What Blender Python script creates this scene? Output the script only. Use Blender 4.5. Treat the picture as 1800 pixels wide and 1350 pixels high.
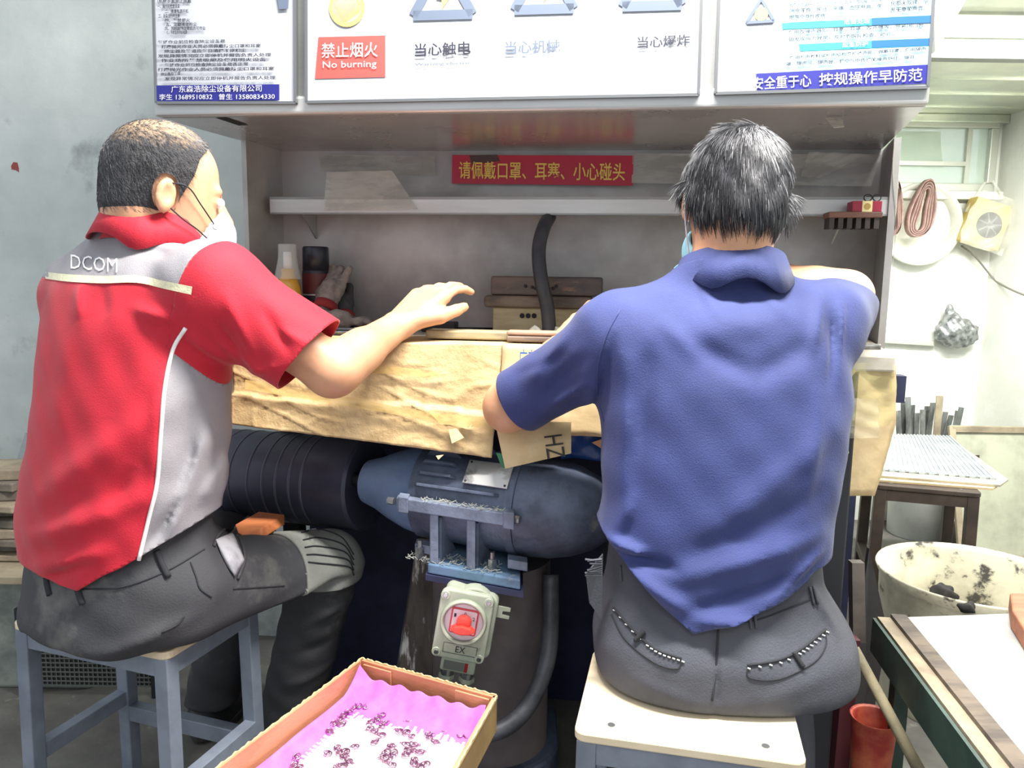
import bpy, bmesh, math, random
import numpy as np
from mathutils import Vector, Matrix
for _o in list(bpy.data.objects): bpy.data.objects.remove(_o)
rnd = random.Random(7)
SC = bpy.context.scene
COL = SC.collection
# ------------------------------------------------------------------ camera
FPX, CAMH = 1350.0, 1.10
PIT, ROL = math.radians(8.0), math.radians(0.8)
cF = np.array([0, math.cos(PIT), -math.sin(PIT)]); cU0 = np.array([0, math.sin(PIT), math.cos(PIT)]); cR0 = np.array([1.0, 0, 0])
cR = math.cos(ROL)*cR0 + math.sin(ROL)*cU0
cU = -math.sin(ROL)*cR0 + math.cos(ROL)*cU0
CAM = np.array([0, 0, CAMH])
cam_d = bpy.data.cameras.new('camera'); cam = bpy.data.objects.new('camera', cam_d); COL.objects.link(cam)
cam_d.sensor_width = 36.0; cam_d.lens = FPX/1800*36.0; cam_d.clip_start = 0.02
cam.matrix_world = Matrix(((cR[0], cU[0], -cF[0], 0), (cR[1], cU[1], -cF[1], 0), (cR[2], cU[2], -cF[2], CAMH), (0, 0, 0, 1)))
SC.camera = cam
# ------------------------------------------------------------------ world, lamps, exposure
world = bpy.data.worlds.new('world'); SC.world = world; world.use_nodes = True
world.node_tree.nodes['Background'].inputs[0].default_value = (0.86, 0.93, 1.0, 1)
world.node_tree.nodes['Background'].inputs[1].default_value = 0.52
def area(name, loc, rot, sx, sy, watts, col=(1, 0.97, 0.92)):
    l = bpy.data.lights.new(name, 'AREA'); l.shape = 'RECTANGLE'; l.size = sx; l.size_y = sy; l.energy = watts; l.color = col
    o = bpy.data.objects.new(name, l); COL.objects.link(o); o.location = loc; o.rotation_euler = rot; return o
area('ceiling_tube_lamp', (0.35, 0.98, 2.30), (math.radians(0), 0, math.radians(-8)), 1.25, 0.14, 62)
area('rear_ceiling_lamp', (0.1, -1.3, 2.75), (math.radians(-30), 0, 0), 1.3, 0.5, 36)
area('side_room_fill', (1.70, 2.30, 1.78), (math.radians(20), 0, 0), 0.9, 0.12, 27, (1, 1, 0.96))  # unseen fill lamp, added to whiten the right-hand walls
SC.view_settings.view_transform = 'Standard'; SC.view_settings.look = 'None'
SC.view_settings.exposure = 1.0; SC.view_settings.gamma = 1.0; SC.view_settings.use_curve_mapping = False
# ------------------------------------------------------------------ pixel rays to points of known depth
def ray(px, py): return cF*FPX + cR*(px-900) - cU*(py-675)
def P(px, py, Y): d = ray(px, py); return CAM + d*(Y/d[1])
def PZ(px, py, z): d = ray(px, py); return CAM + d*((z-CAMH)/d[2])
def PP(px, py, o, n, off=0.0):
    d = ray(px, py); n = np.array(n)/np.linalg.norm(n); p = CAM + d*(((np.array(o)-CAM)@n)/(d@n))
    return p - n*off*np.sign(d@n)
def proj(p):
    q = np.array(p)-CAM; w = q@cF; return np.array([900+FPX*(q@cR)/w, 675-FPX*(q@cU)/w])
def V3(p): return Vector((float(p[0]), float(p[1]), float(p[2])))
def unit(v): v = np.array(v, float); return v/np.linalg.norm(v)
# ------------------------------------------------------------------ materials
def lin(c):
    c = np.array(c, float)/255.0
    return tuple(np.where(c <= 0.04045, c/12.92, ((c+0.055)/1.055)**2.4))
MATS = {}
def mat(name, col, rough=0.6, metal=0.0, col2=None, scale=6.0, lo=0.42, hi=0.62, bump=0.0, bscale=60.0, stretch=(1, 1, 1),
        spec=0.5, alpha=1.0, trans=0.0, sss=0.0, rough2=None, col3=None, scale3=30.0, lo3=0.6, hi3=0.7, wave=None, sheen=0.0, coat=0.0, detail=5.0):
    if name in MATS: return MATS[name]
    m = bpy.data.materials.new(name); m.use_nodes = True; nt = m.node_tree; b = nt.nodes['Principled BSDF']
    L = nt.links.new
    c1 = lin(col)+(1,)
    b.inputs['Base Color'].default_value = c1; b.inputs['Roughness'].default_value = rough; b.inputs['Metallic'].default_value = metal
    b.inputs['Specular IOR Level'].default_value = spec
    if alpha < 1: b.inputs['Alpha'].default_value = alpha
    if trans: b.inputs['Transmission Weight'].default_value = trans
    if sss: b.inputs['Subsurface Weight'].default_value = sss; b.inputs['Subsurface Radius'].default_value = (0.012, 0.005, 0.003); b.inputs['Subsurface Scale'].default_value = 1.0
    if sheen: b.inputs['Sheen Weight'].default_value = sheen; b.inputs['Sheen Roughness'].default_value = 0.4
    if coat: b.inputs['Coat Weight'].default_value = coat; b.inputs['Coat Roughness'].default_value = 0.15
    tc = nt.nodes.new('ShaderNodeTexCoord'); mp = nt.nodes.new('ShaderNodeMapping'); mp.inputs['Scale'].default_value = stretch
    L(tc.outputs['Object'], mp.inputs['Vector'])
    def noise(sc, d=detail, seed=0):
        n = nt.nodes.new('ShaderNodeTexNoise'); n.noise_dimensions = '3D'; n.inputs['Scale'].default_value = sc; n.inputs['Detail'].default_value = d; n.inputs['Roughness'].default_value = 0.62
        L(mp.outputs['Vector'], n.inputs['Vector']); return n.outputs['Fac']
    def ramp(fac, a, bb):
        r = nt.nodes.new('ShaderNodeMapRange'); r.inputs['From Min'].default_value = a; r.inputs['From Max'].default_value = bb; L(fac, r.inputs['Value']); return r.outputs['Result']
    src = None
    if col2 is not None:
        f = ramp(noise(scale), lo, hi); mx = nt.nodes.new('ShaderNodeMix'); mx.data_type = 'RGBA'
        mx.inputs['A'].default_value = c1; mx.inputs['B'].default_value = lin(col2)+(1,); L(f, mx.inputs['Factor']); src = mx.outputs['Result']
        if rough2 is not None:
            rr = nt.nodes.new('ShaderNodeMapRange'); rr.inputs['To Min'].default_value = rough; rr.inputs['To Max'].default_value = rough2; L(f, rr.inputs['Value']); L(rr.outputs['Result'], b.inputs['Roughness'])
    if col3 is not None:
        f = ramp(noise(scale3, 8.0), lo3, hi3); mx = nt.nodes.new('ShaderNodeMix'); mx.data_type = 'RGBA'
        mx.inputs['A'].default_value = c1; mx.inputs['B'].default_value = lin(col3)+(1,); L(f, mx.inputs['Factor'])
        if src is not None: L(src, mx.inputs['A'])
        src = mx.outputs['Result']
    if src is not None: L(src, b.inputs['Base Color'])
    if bump:
        bp = nt.nodes.new('ShaderNodeBump'); bp.inputs['Strength'].default_value = bump; bp.inputs['Distance'].default_value = 0.004
        if wave:
            w = nt.nodes.new('ShaderNodeTexWave'); w.bands_direction = wave; w.inputs['Scale'].default_value = bscale; w.inputs['Distortion'].default_value = 1.5; w.inputs['Detail'].default_value = 2
            L(mp.outputs['Vector'], w.inputs['Vector']); L(w.outputs['Fac'], bp.inputs['Height'])
        else: L(noise(bscale, 6.0), bp.inputs['Height'])
        L(bp.outputs['Normal'], b.inputs['Normal'])
    MATS[name] = m; return m
# ------------------------------------------------------------------ objects
def tag(o, label=None, cat=None, group=None, kind=None):
    if label: o['label'] = label
    if cat: o['category'] = cat
    if group: o['group'] = group
    if kind: o['kind'] = kind
    return o
def thing(name, label, cat, loc=(0, 0, 0), rotz=0.0, group=None):
    o = bpy.data.objects.new(name, None); COL.objects.link(o); o.location = V3(loc); o.rotation_euler = (0, 0, rotz); o.empty_display_size = 0.05
    tag(o, label, cat, group); return o
def wmat(o):
    m = Matrix.LocRotScale(o.location, o.rotation_euler, o.scale)
    return wmat(o.parent) @ m if o.parent else m
def mobj(name, verts, faces, material, parent=None, world=True, smooth=False, bevel=0.0, bseg=2, solid=0.0, sub=0, mats=None, mi=None, angle=None, edges=()):
    v = np.asarray(verts, float).reshape(-1, 3); loc = None
    if parent is not None and world:
        mi4 = np.array(wmat(parent).inverted()); v = v @ mi4[:3, :3].T + mi4[:3, 3]
    elif parent is None and world:
        lo, hi = v.min(0), v.max(0); loc = np.array([(lo[0]+hi[0])/2, (lo[1]+hi[1])/2, lo[2]]); v = v-loc
    me = bpy.data.meshes.new(name); me.from_pydata(v.tolist(), [], [list(map(int, f)) for f in faces] if not isinstance(faces, np.ndarray) else faces.tolist())
    for mm in (mats or [material]): me.materials.append(mm)
    if mi is not None: me.polygons.foreach_set('material_index', np.asarray(mi, np.int32))
    if smooth: me.polygons.foreach_set('use_smooth', [True]*len(me.polygons))
    me.update()
    o = bpy.data.objects.new(name, me); COL.objects.link(o)
    if parent is not None: o.parent = parent
    if loc is not None: o.location = V3(loc)
    if solid: s = o.modifiers.new('s', 'SOLIDIFY'); s.thickness = abs(solid); s.offset = -1 if solid > 0 else 1
    if bevel: bm_ = o.modifiers.new('b', 'BEVEL'); bm_.width = bevel; bm_.segments = bseg; bm_.limit_method = 'ANGLE'; bm_.angle_limit = math.radians(35)
    if sub: s = o.modifiers.new('u', 'SUBSURF'); s.levels = sub; s.render_levels = sub
    if angle is not None and smooth:
        bm2 = bmesh.new(); bm2.from_mesh(me)
        for e in bm2.edges:
            if len(e.link_faces) == 2 and e.calc_face_angle(0) > math.radians(angle): e.smooth = False
        bm2.to_mesh(me); bm2.free()
    return o
class MB:
    def __init__(s): s.v = []; s.f = []
    def add(s, vs, fs):
        n = len(s.v); s.v += [tuple(map(float, p)) for p in vs]; s.f += [tuple(i+n for i in f) for f in fs]; return s
    def hexa(s, b4, t4):  # bottom ring ccw seen from top, top ring
        return s.add(list(b4)+list(t4), [(3, 2, 1, 0), (4, 5, 6, 7), (0, 1, 5, 4), (1, 2, 6, 5), (2, 3, 7, 6), (3, 0, 4, 7)])
    def frame(s, o, x, y, z, sx, sy, sz):  # box from a corner o along x,y,z
        o = np.array(o); x = np.array(x)*sx; y = np.array(y)*sy; z = np.array(z)*sz
        if np.dot(np.cross(x, y), z) < 0: o = o+x; x = -x
        return s.hexa([o, o+x, o+x+y, o+y], [o+z, o+x+z, o+x+y+z, o+y+z])
    def box(s, c, sz, rz=0.0):
        x = np.array([math.cos(rz), math.sin(rz), 0]); y = np.array([-math.sin(rz), math.cos(rz), 0]); z = np.array([0, 0, 1.0])
        return s.frame(np.array(c)-x*sz[0]/2-y*sz[1]/2-z*sz[2]/2, x, y, z, *sz)
    def bar(s, a, b, w, h, up=(0, 0, 1)):  # square bar from a to b
        a = np.array(a, float); b = np.array(b, float); d = unit(b-a); u = np.array(up, float); u = u-d*(u@d)
        if np.linalg.norm(u) < 1e-4: u = np.array([0, 1.0, 0]); u = u-d*(u@d)
        u = unit(u); l = np.cross(u, d)
        return s.frame(a-l*w/2-u*h/2, d, l, u, np.linalg.norm(b-a), w, h)
    def prism(s, poly, off):  # polygon points, extruded by off vector
        n = len(poly); off = np.array(off, float); p = [np.array(q, float) for q in poly]
        nrm = sum(np.cross(p[i]-p[0], p[(i+1) % n]-p[0]) for i in range(1, n-1))
        if nrm @ off > 0: p = p[::-1]
        return s.add(p+[q+off for q in p], [tuple(range(n)), tuple(range(2*n-1, n-1, -1))]+[(i, i+n, (i+1) % n+n, (i+1) % n)[::1] for i in range(n)])
    def ring(s, prof, o, ax, n=24, ref=(0, 0, 1), cap=True, squash=None):  # lathe: (t along axis, r)
        ax = unit(ax); u = np.array(ref, float); u = u-ax*(u@ax)
        if np.linalg.norm(u) < 1e-3: u = np.array([0, 1.0, 0]); u = u-ax*(u@ax)
        u = unit(u); w = np.cross(ax, u); o = np.array(o, float); vs = []; fs = []
        for t, r in prof:
            for k in range(n):
                a = 2*math.pi*k/n; vs.append(o+ax*t+(u*math.cos(a)+w*math.sin(a)*(squash or 1))*r)
        for j in range(len(prof)-1):
            for k in range(n): fs.append((j*n+k, j*n+(k+1) % n, (j+1)*n+(k+1) % n, (j+1)*n+k))
        if cap: fs += [tuple(range(n-1, -1, -1)), tuple(range((len(prof)-1)*n, len(prof)*n))]
        return s.add(vs, fs)
    def cyl(s, a, b, r0, r1=None, n=16):
        a = np.array(a, float); b = np.array(b, float); return s.ring([(0, r0), (np.linalg.norm(b-a), r0 if r1 is None else r1)], a, b-a, n)
    def tube(s, pts, r, n=8, cap=True, closed=False):
        pts = [np.array(p, float) for p in pts]; m = len(pts); rs = r if hasattr(r, '__len__') else [r]*m; vs = []; fs = []; u = None
        for i in range(m):
            d = unit(pts[(i+1) % m if closed else min(i+1, m-1)]-pts[(i-1) % m if closed else max(i-1, 0)])
            if u is None:
                u = np.array([0, 0, 1.0]) if abs(d[2]) < 0.9 else np.array([1.0, 0, 0])
            u = unit(u-d*(u@d)); w = np.cross(d, u)
            for k in range(n):
                a = 2*math.pi*k/n; vs.append(pts[i]+(u*math.cos(a)+w*math.sin(a))*rs[i])
        for i in range(m if closed else m-1):
            j = (i+1) % m
            for k in range(n): fs.append((i*n+k, i*n+(k+1) % n, j*n+(k+1) % n, j*n+k))
        if cap and not closed: fs += [tuple(range(n-1, -1, -1)), tuple(range((m-1)*n, m*n))]
        return s.add(vs, fs)
    def strip(s, L1, L2):
        n = len(L1); return s.add(list(L1)+list(L2), [(i, i+1, n+i+1, n+i) for i in range(n-1)])
    def grid(s, fn, nu, nv):
        vs = [fn(i/nu, j/nv) for j in range(nv+1) for i in range(nu+1)]
        return s.add(vs, [(j*(nu+1)+i, j*(nu+1)+i+1, (j+1)*(nu+1)+i+1, (j+1)*(nu+1)+i) for j in range(nv) for i in range(nu)])
    def obj(s, name, material, parent=None, **k): return mobj(name, s.v, s.f, material, parent, **k)
def spline(pts, n=8):
    p = [np.array(q, float) for q in pts]; p = [2*p[0]-p[1]]+p+[2*p[-1]-p[-2]]; out = []
    for i in range(1, len(p)-2):
        for k in range(n):
            t = k/n; a, b, c, d = p[i-1], p[i], p[i+1], p[i+2]
            out.append(0.5*((2*b)+(c-a)*t+(2*a-5*b+4*c-d)*t*t+(3*b-a-3*c+d)*t**3))
    out.append(p[-2]); return out
def copy_tree(o, parent=None):
    c = o.copy(); COL.objects.link(c); c.parent = parent
    for ch in list(o.children): copy_tree(ch, c)
    return c
# lettering: flat text fitted into a rectangle bl, br, tl
def text(body, bl, br, tl, material, parent, name='lettering', off=0.0012, align=None, proj_fn=None, bold=0.0, keep=False):
    cu = bpy.data.curves.new(name, 'FONT'); cu.body = body; cu.size = 1.0; cu.resolution_u = 2; cu.offset = bold
    ob = bpy.data.objects.new(name, cu); COL.objects.link(ob); dg = bpy.context.evaluated_depsgraph_get(); dg.update()
    me = bpy.data.meshes.new_from_object(ob.evaluated_get(dg)); bpy.data.objects.remove(ob); bpy.data.curves.remove(cu)
    v = np.array([x.co[:] for x in me.vertices]); f = [tuple(p.vertices) for p in me.polygons]; bpy.data.meshes.remove(me)
    lo, hi = v.min(0), v.max(0); s = (v-lo)/np.maximum(hi-lo, 1e-6)
    bl, br, tl = (np.array(q, float) for q in (bl, br, tl)); n = unit(np.cross(br-bl, tl-bl))
    w = bl+s[:, :1]*(br-bl)+s[:, 1:2]*(tl-bl)+n*off
    if proj_fn is not None: w = proj_fn(w)
    return mobj(name, w, f, material, parent)
# ------------------------------------------------------------------ implicit surfaces for bodies and clothes
def cap(p, a, b, ra, rb):
    a = np.array(a, np.float32); ba = np.array(b, np.float32)-a; pa = p-a; h = np.clip((pa@ba)/max(float(ba@ba), 1e-9), 0, 1)
    return np.linalg.norm(pa-h[:, None]*ba, axis=1)-(ra+(rb-ra)*h)
def ell(p, c, r, Rm=None):
    q = p-np.array(c, np.float32)
    if Rm is not None: q = q@np.array(Rm, np.float32)   # columns are local axes
    r = np.array(r, np.float32); k0 = np.linalg.norm(q/r, axis=1); k1 = np.linalg.norm(q/(r*r), axis=1); return k0*(k0-1)/np.maximum(k1, 1e-6)
def smin(a, b, k): h = np.clip(0.5+0.5*(b-a)/k, 0, 1); return b+(a-b)*h-k*h*(1-h)
def smax(a, b, k): return -smin(-a, -b, k)
def chain(p, pts, rad, k=0.0):
    d = None
    for i in range(len(pts)-1):
        e = cap(p, pts[i], pts[i+1], rad[i], rad[i+1]); d = e if d is None else (smin(d, e, k) if k else np.minimum(d, e))
    return d
def table(zs, vals):
    zs = np.array(zs, float); vals = np.array(vals, float); o = np.argsort(zs); zs, vals = zs[o], vals[o]
    t = np.linspace(zs[0], zs[-1], 200); y = np.interp(t, zs, vals); w = np.ones(13)/13; yy = np.convolve(np.pad(y, 6, mode='edge'), w, 'valid'); return t, yy
class Loft:  # stacked rounded sections: centre, half width, half depth at each height; lateral axis turned by yaw
    def __init__(s, zs, cx, cy, a, b, yaw=0.0, e=2.4):
        s.T = [table(zs, q) for q in (cx, cy, a, b)]; s.lo, s.hi = min(zs), max(zs); s.e = e
        s.L = np.array([math.cos(yaw), math.sin(yaw)], np.float32); s.D = np.array([-math.sin(yaw), math.cos(yaw)], np.float32)
    def at(s, z): return [np.interp(z, *t) for t in s.T]
    def __call__(s, p, grow=0.0):
        z = p[:, 2]; cx, cy, a, b = s.at(z); a = a+grow; b = b+grow; x = p[:, 0]-cx; y = p[:, 1]-cy
        u = np.abs(x*s.L[0]+y*s.L[1])/a; v = np.abs(x*s.D[0]+y*s.D[1])/b
        n = (u**s.e+v**s.e)**(1/s.e); d = (n-1)*np.minimum(a, b)*1.0
        return smax(d, np.maximum(s.lo-z, z-s.hi)-grow, 0.05)
def mesh_sdf(f, lo, hi, h):
    lo = np.array(lo, float); n = np.ceil((np.array(hi)-lo)/h).astype(int)+1; B = 10; nb = -(-n//B); n = nb*B
    Vv = np.ones(n, np.float32); g = np.stack(np.meshgrid(*[np.arange(k) for k in nb], indexing='ij'), -1).reshape(-1, 3)
    ctr = (lo+(g*B+(B-1)/2)*h).astype(np.float32); dc = f(ctr)
    near = np.abs(dc) < B*h*0.87*1.25+0.008
    for bi in g[(~near) & (dc < 0)]: Vv[bi[0]*B:bi[0]*B+B, bi[1]*B:bi[1]*B+B, bi[2]*B:bi[2]*B+B] = -1
    loc = np.stack(np.meshgrid(*[np.arange(B)]*3, indexing='ij'), -1).reshape(-1, 3)
    gb = g[near]
    for i in range(0, len(gb), 300):
        sub = gb[i:i+300]; idx = (sub[:, None, :]*B+loc[None]).reshape(-1, 3); v = f((lo+idx*h).astype(np.float32))
        Vv[idx[:, 0], idx[:, 1], idx[:, 2]] = v
    S = Vv < 0; c = np.zeros(np.array(S.shape)-1, np.int8)
    offs = [(i, j, k) for i in (0, 1) for j in (0, 1) for k in (0, 1)]
    nx, ny, nz = S.shape
    for o in offs: c += S[o[0]:nx-1+o[0], o[1]:ny-1+o[1], o[2]:nz-1+o[2]]
    I = np.stack(np.nonzero((c > 0) & (c < 8)), -1); idm = np.full(c.shape, -1, np.int32); idm[I[:, 0], I[:, 1], I[:, 2]] = np.arange(len(I))
    cv = [Vv[I[:, 0]+o[0], I[:, 1]+o[1], I[:, 2]+o[2]] for o in offs]; acc = np.zeros((len(I), 3)); cnt = np.zeros(len(I))
    for a in range(8):
        for b in range(a+1, 8):
            oa, ob = np.array(offs[a]), np.array(offs[b])
            if np.abs(oa-ob).sum() != 1: continue
            m = (cv[a] < 0) != (cv[b] < 0); t = np.where(m, cv[a]/np.where(m, cv[a]-cv[b], 1), 0)
            acc += np.where(m[:, None], oa+(ob-oa)*t[:, None], 0); cnt += m
    V = lo+(I+acc/cnt[:, None])*h; F = []
    for ax in range(3):
        sl0 = [slice(None)]*3; sl1 = [slice(None)]*3; sl0[ax] = slice(0, -1); sl1[ax] = slice(1, None)
        d = S[tuple(sl0)] != S[tuple(sl1)]; E = np.stack(np.nonzero(d), -1); o1, o2 = [(1, 2), (2, 0), (0, 1)][ax]
        ok = (E[:, o1] > 0) & (E[:, o2] > 0) & (E[:, o1] < S.shape[o1]-1) & (E[:, o2] < S.shape[o2]-1); E = E[ok]
        def q(d1, d2):
            e = E.copy(); e[:, o1] -= d1; e[:, o2] -= d2; return idm[e[:, 0], e[:, 1], e[:, 2]]
        quad = np.stack([q(1, 1), q(0, 1), q(0, 0), q(1, 0)], -1); ins = S[E[:, 0], E[:, 1], E[:, 2]]
        quad[~ins] = quad[~ins][:, ::-1]; F.append(quad)
    F = np.concatenate(F); F = F[(F >= 0).all(1)]
    return V, F
def tris(F):
    F = np.asarray(F); return F if F.shape[1] == 3 else np.concatenate([F[:, [0, 1, 2]], F[:, [0, 2, 3]]])
def clip(V, F, g):  # keep g > 0 with a clean cut edge; returns mesh and its complement
    F = tris(F); pos = g > 0; k = pos[F].sum(1); keep = [F[k == 3]]; drop = [F[k == 0]]; V = list(map(tuple, V)); cut = {}
    def cv(i, j):
        key = (i, j) if i < j else (j, i)
        if key not in cut:
            t = g[i]/(g[i]-g[j]); a = np.array(V[i]); b = np.array(V[j]); V.append(tuple(a+(b-a)*t)); cut[key] = len(V)-1
        return cut[key]
    ka, da = [], []
    for t in F[(k == 1) | (k == 2)]:
        t = [int(x) for x in t]; one = k_ = sum(bool(pos[i]) for i in t); s = [i for i in range(3) if bool(pos[t[i]]) == (one == 1)][0]
        a, b, c = t[s], t[(s+1) % 3], t[(s+2) % 3]; ab, ac = cv(a, b), cv(a, c); A = [(a, ab, ac)]; Bq = [(ab, b, c), (ab, c, ac)]
        if one == 1: ka += A; da += Bq
        else: da += A; ka += Bq
    V = np.array(V); out = []
    for base, ex in ((keep, ka), (drop, da)):
        FF = np.concatenate(base+([np.array(ex)] if ex else [])) if (len(base[0]) or ex) else np.zeros((0, 3), int)
        u, inv = np.unique(FF, return_inverse=True); out.append((V[u], inv.reshape(-1, 3)))
    return out
def surf_y(f, x, z, y0, y1, n=60):  # first surface met going from y0 to y1 at (x, z); arrays
    x = np.atleast_1d(np.asarray(x, float)); z = np.atleast_1d(np.asarray(z, float)); res = np.full(len(x), np.nan); ys = np.linspace(y0, y1, n)
    pts = np.stack([np.repeat(x[:, None], n, 1), np.repeat(ys[None], len(x), 0), np.repeat(z[:, None], n, 1)], -1).reshape(-1, 3).astype(np.float32)
    d = f(pts).reshape(len(x), n)
    for i in range(len(x)):
        k = np.nonzero(d[i] < 0)[0]
        if len(k) and k[0] > 0: j = k[0]; t = d[i, j-1]/(d[i, j-1]-d[i, j]); res[i] = ys[j-1]+(ys[j]-ys[j-1])*t
    if np.isnan(res).any():
        ok = ~np.isnan(res); res[~ok] = np.interp(np.nonzero(~ok)[0], np.nonzero(ok)[0], res[ok]) if ok.any() else y1
    return res
def on_surf(f, pix, Yg, y0, y1, lift=0.002):  # pixel polyline -> points on a surface, near side (depth solved on the ray)
    out = []
    for px, py in pix:
        d = ray(px, py); ts = np.linspace(y0, y1, 160)/d[1]; pts = (CAM+ts[:, None]*d).astype(np.float32); v = f(pts); k = np.nonzero(v < 0)[0]
        if len(k) and k[0] > 0: j = k[0]; t = v[j-1]/(v[j-1]-v[j]); q = pts[j-1]+(pts[j]-pts[j-1])*t
        else: q = CAM+d*(Yg/d[1])
        out.append(np.array(q, float)-unit(d)*lift)
    return out
def folds(p, lst, Y):  # soft cloth ridges: list of (px0,py0,px1,py1,width px,height m) laid at depth Y, measured in X,Z
    out = np.zeros(len(p), np.float32); q = p[:, [0, 2]]
    for x0, y0, x1, y1, w, h in lst:
        a = P(x0, y0, Y)[[0, 2]]; b = P(x1, y1, Y)[[0, 2]]; w = w*Y/FPX; ba = b-a; t = np.clip(((q-a)@ba)/(ba@ba), 0, 1); d = np.linalg.norm(q-a-t[:, None]*ba, axis=1)
        out += h*np.exp(-(d/w)**2)*np.sin(np.pi*np.clip(t*0.9+0.05, 0, 1))**0.7
    return out
# ================================================================== the room
m_plaster = mat('grey_plaster', (196, 202, 198), 0.92, col2=(176, 183, 180), scale=3.0, lo=0.4, hi=0.65, bump=0.35, bscale=35, col3=(120, 126, 126), scale3=4.0, lo3=0.58, hi3=0.74)
m_white = mat('white_plaster', (226, 228, 220), 0.9, col2=(216, 217, 206), scale=4, bump=0.25, bscale=30, col3=(150, 150, 138), scale3=9, lo3=0.70, hi3=0.78)
m_floor = mat('dusty_concrete', (112, 110, 104), 0.9, col2=(84, 82, 78), scale=5, lo=0.38, hi=0.66, bump=0.5, bscale=40, col3=(150, 148, 138), scale3=12, lo3=0.62, hi3=0.74)
m_steel = mat('brushed_steel', (200, 200, 198), 0.36, 0.55, col2=(172, 172, 170), scale=4, lo=0.35, hi=0.7, rough2=0.5, bump=0.05, bscale=120, stretch=(0.3, 0.3, 3))
m_steel_dirty = mat('soiled_steel', (176, 174, 172), 0.42, 0.4, col2=(138, 136, 135), scale=3.2, lo=0.38, hi=0.66, rough2=0.62, bump=0.08, bscale=50, col3=(96, 95, 96), scale3=2.0, lo3=0.60, hi3=0.85)
m_underside = mat('canopy_steel', (186, 185, 185), 0.2, 0.6, col2=(156, 155, 156), scale=3, lo=0.35, hi=0.7, rough2=0.34)
m_shade_steel = mat('navy_shade_steel', (46, 50, 82), 0.6, 0.1, col2=(34, 37, 62), scale=8)  # bluish dark base colour paints the under-bench shade into the steel
m_galv = mat('galvanised_sheet', (190, 196, 184), 0.35, 0.6, col2=(214, 218, 200), scale=5, lo=0.35, hi=0.65)
m_alu = mat('aluminium_frame', (196, 198, 186), 0.45, 0.4)
m_glass = mat('window_glass', (205, 222, 205), 0.12, 0.0, col2=(226, 238, 222), scale=2, alpha=0.55)
def struct(name, mb, m, parent=None, **k):
    o = mb.obj(name, m, parent, **k)
    if parent is None: o['kind'] = 'structure'
    return o
struct('floor', MB().frame((-2.6, -2.2, -0.06), (1, 0, 0), (0, 1, 0), (0, 0, 1), 5.4, 6.2, 0.06), m_floor)
# grey wall standing behind the red-shirted worker, turned a little
wl0, wl1 = np.array([-2.4, 2.35, 0]), np.array([-0.50, 2.20, 0])
struct('wall_left', MB().frame(wl0, unit(wl1-wl0), (0.078, 0.997, 0), (0, 0, 1), np.linalg.norm(wl1-wl0), 0.12, 3.0), m_plaster)
RX = 1.0*P(1752, 330, 3.45)[0]
wz0 = P(1700, 338, 3.45)[2]; wz1 = P(1700, 212, 3.45)[2]; wx0 = P(1450, 320, 3.45)[0]; wx1 = P(1744, 300, 3.45)[0]
mb = MB(); mb.box(((-0.5+RX)/2+0.1, 3.51, wz0/2), (RX+0.7, 0.12, wz0)); mb.box(((-0.5+RX)/2+0.1, 3.51, (wz1+3)/2), (RX+0.7, 0.12, 3-wz1))
mb.box(((-0.5+wx0)/2, 3.51, (wz0+wz1)/2), (wx0+0.5, 0.12, wz1-wz0)); mb.box(((wx1+RX+0.2)/2, 3.51, (wz0+wz1)/2), (RX+0.2-wx1, 0.12, wz1-wz0))
struct('wall_back', mb, m_white)
struct('wall_right', MB().box((RX+0.06, 1.35, 1.5), (0.12, 4.25, 3.0)), m_white)
# window high in the back wall
w = thing('window_1', None, None, ((wx0+wx1)/2, 3.45, wz0)); w['kind'] = 'structure'
mb = MB(); t = 0.035
for (x0, x1, z0, z1) in ((wx0, wx1, wz0, wz0+t), (wx0, wx1, wz1-t, wz1), (wx0, wx0+t, wz0+t, wz1-t), (wx1-t, wx1, wz0+t, wz1-t)):
    mb.frame((x0, 3.42, z0), (1, 0, 0), (0, 1, 0), (0, 0, 1), x1-x0, 0.05, z1-z0)
mb.obj('window_frame', m_alu, w, bevel=0.004)
zm = wz0+(wz1-wz0)*0.36; xs = wx1-0.13
MB().frame((wx0+t, 3.43, zm), (1, 0, 0), (0, 1, 0), (0, 0, 1), xs-wx0-t, 0.03, 0.018).obj('window_bar', m_alu, w)
MB().frame((xs, 3.43, wz0+t), (1, 0, 0), (0, 1, 0), (0, 0, 1), 0.02, 0.03, wz1-wz0-2*t).obj('window_bar', m_alu, w)
for (x0, x1, z0, z1) in ((wx0+t, xs, wz0+t, zm), (wx0+t, xs, zm+0.018, wz1-t), (xs+0.02, wx1-t, wz0+t, wz1-t)):
    MB().frame((x0, 3.445, z0), (1, 0, 0), (0, 1, 0), (0, 0, 1), x1-x0, 0.006, z1-z0).obj('pane', m_glass, w)
mb = MB().frame((wx0-0.05, 3.40, wz0-0.035), (1, 0, 0), (0, 1, 0), (0, 0, 1), wx1-wx0+0.08, 0.06, 0.035); mb.obj('window_sill', m_white, w, bevel=0.005)
# curved pale shutter leaf outside the pane
def shut(u, v): return (wx0+(xs-wx0-0.06)*u, 3.49+0.05*math.sin(v*1.5), zm+(wz1-zm-0.03)*v)
MB().grid(shut, 6, 6).obj('shutter_leaf', mat('shutter', (196, 204, 178), 0.5), w, solid=0.004, smooth=True)
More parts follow.
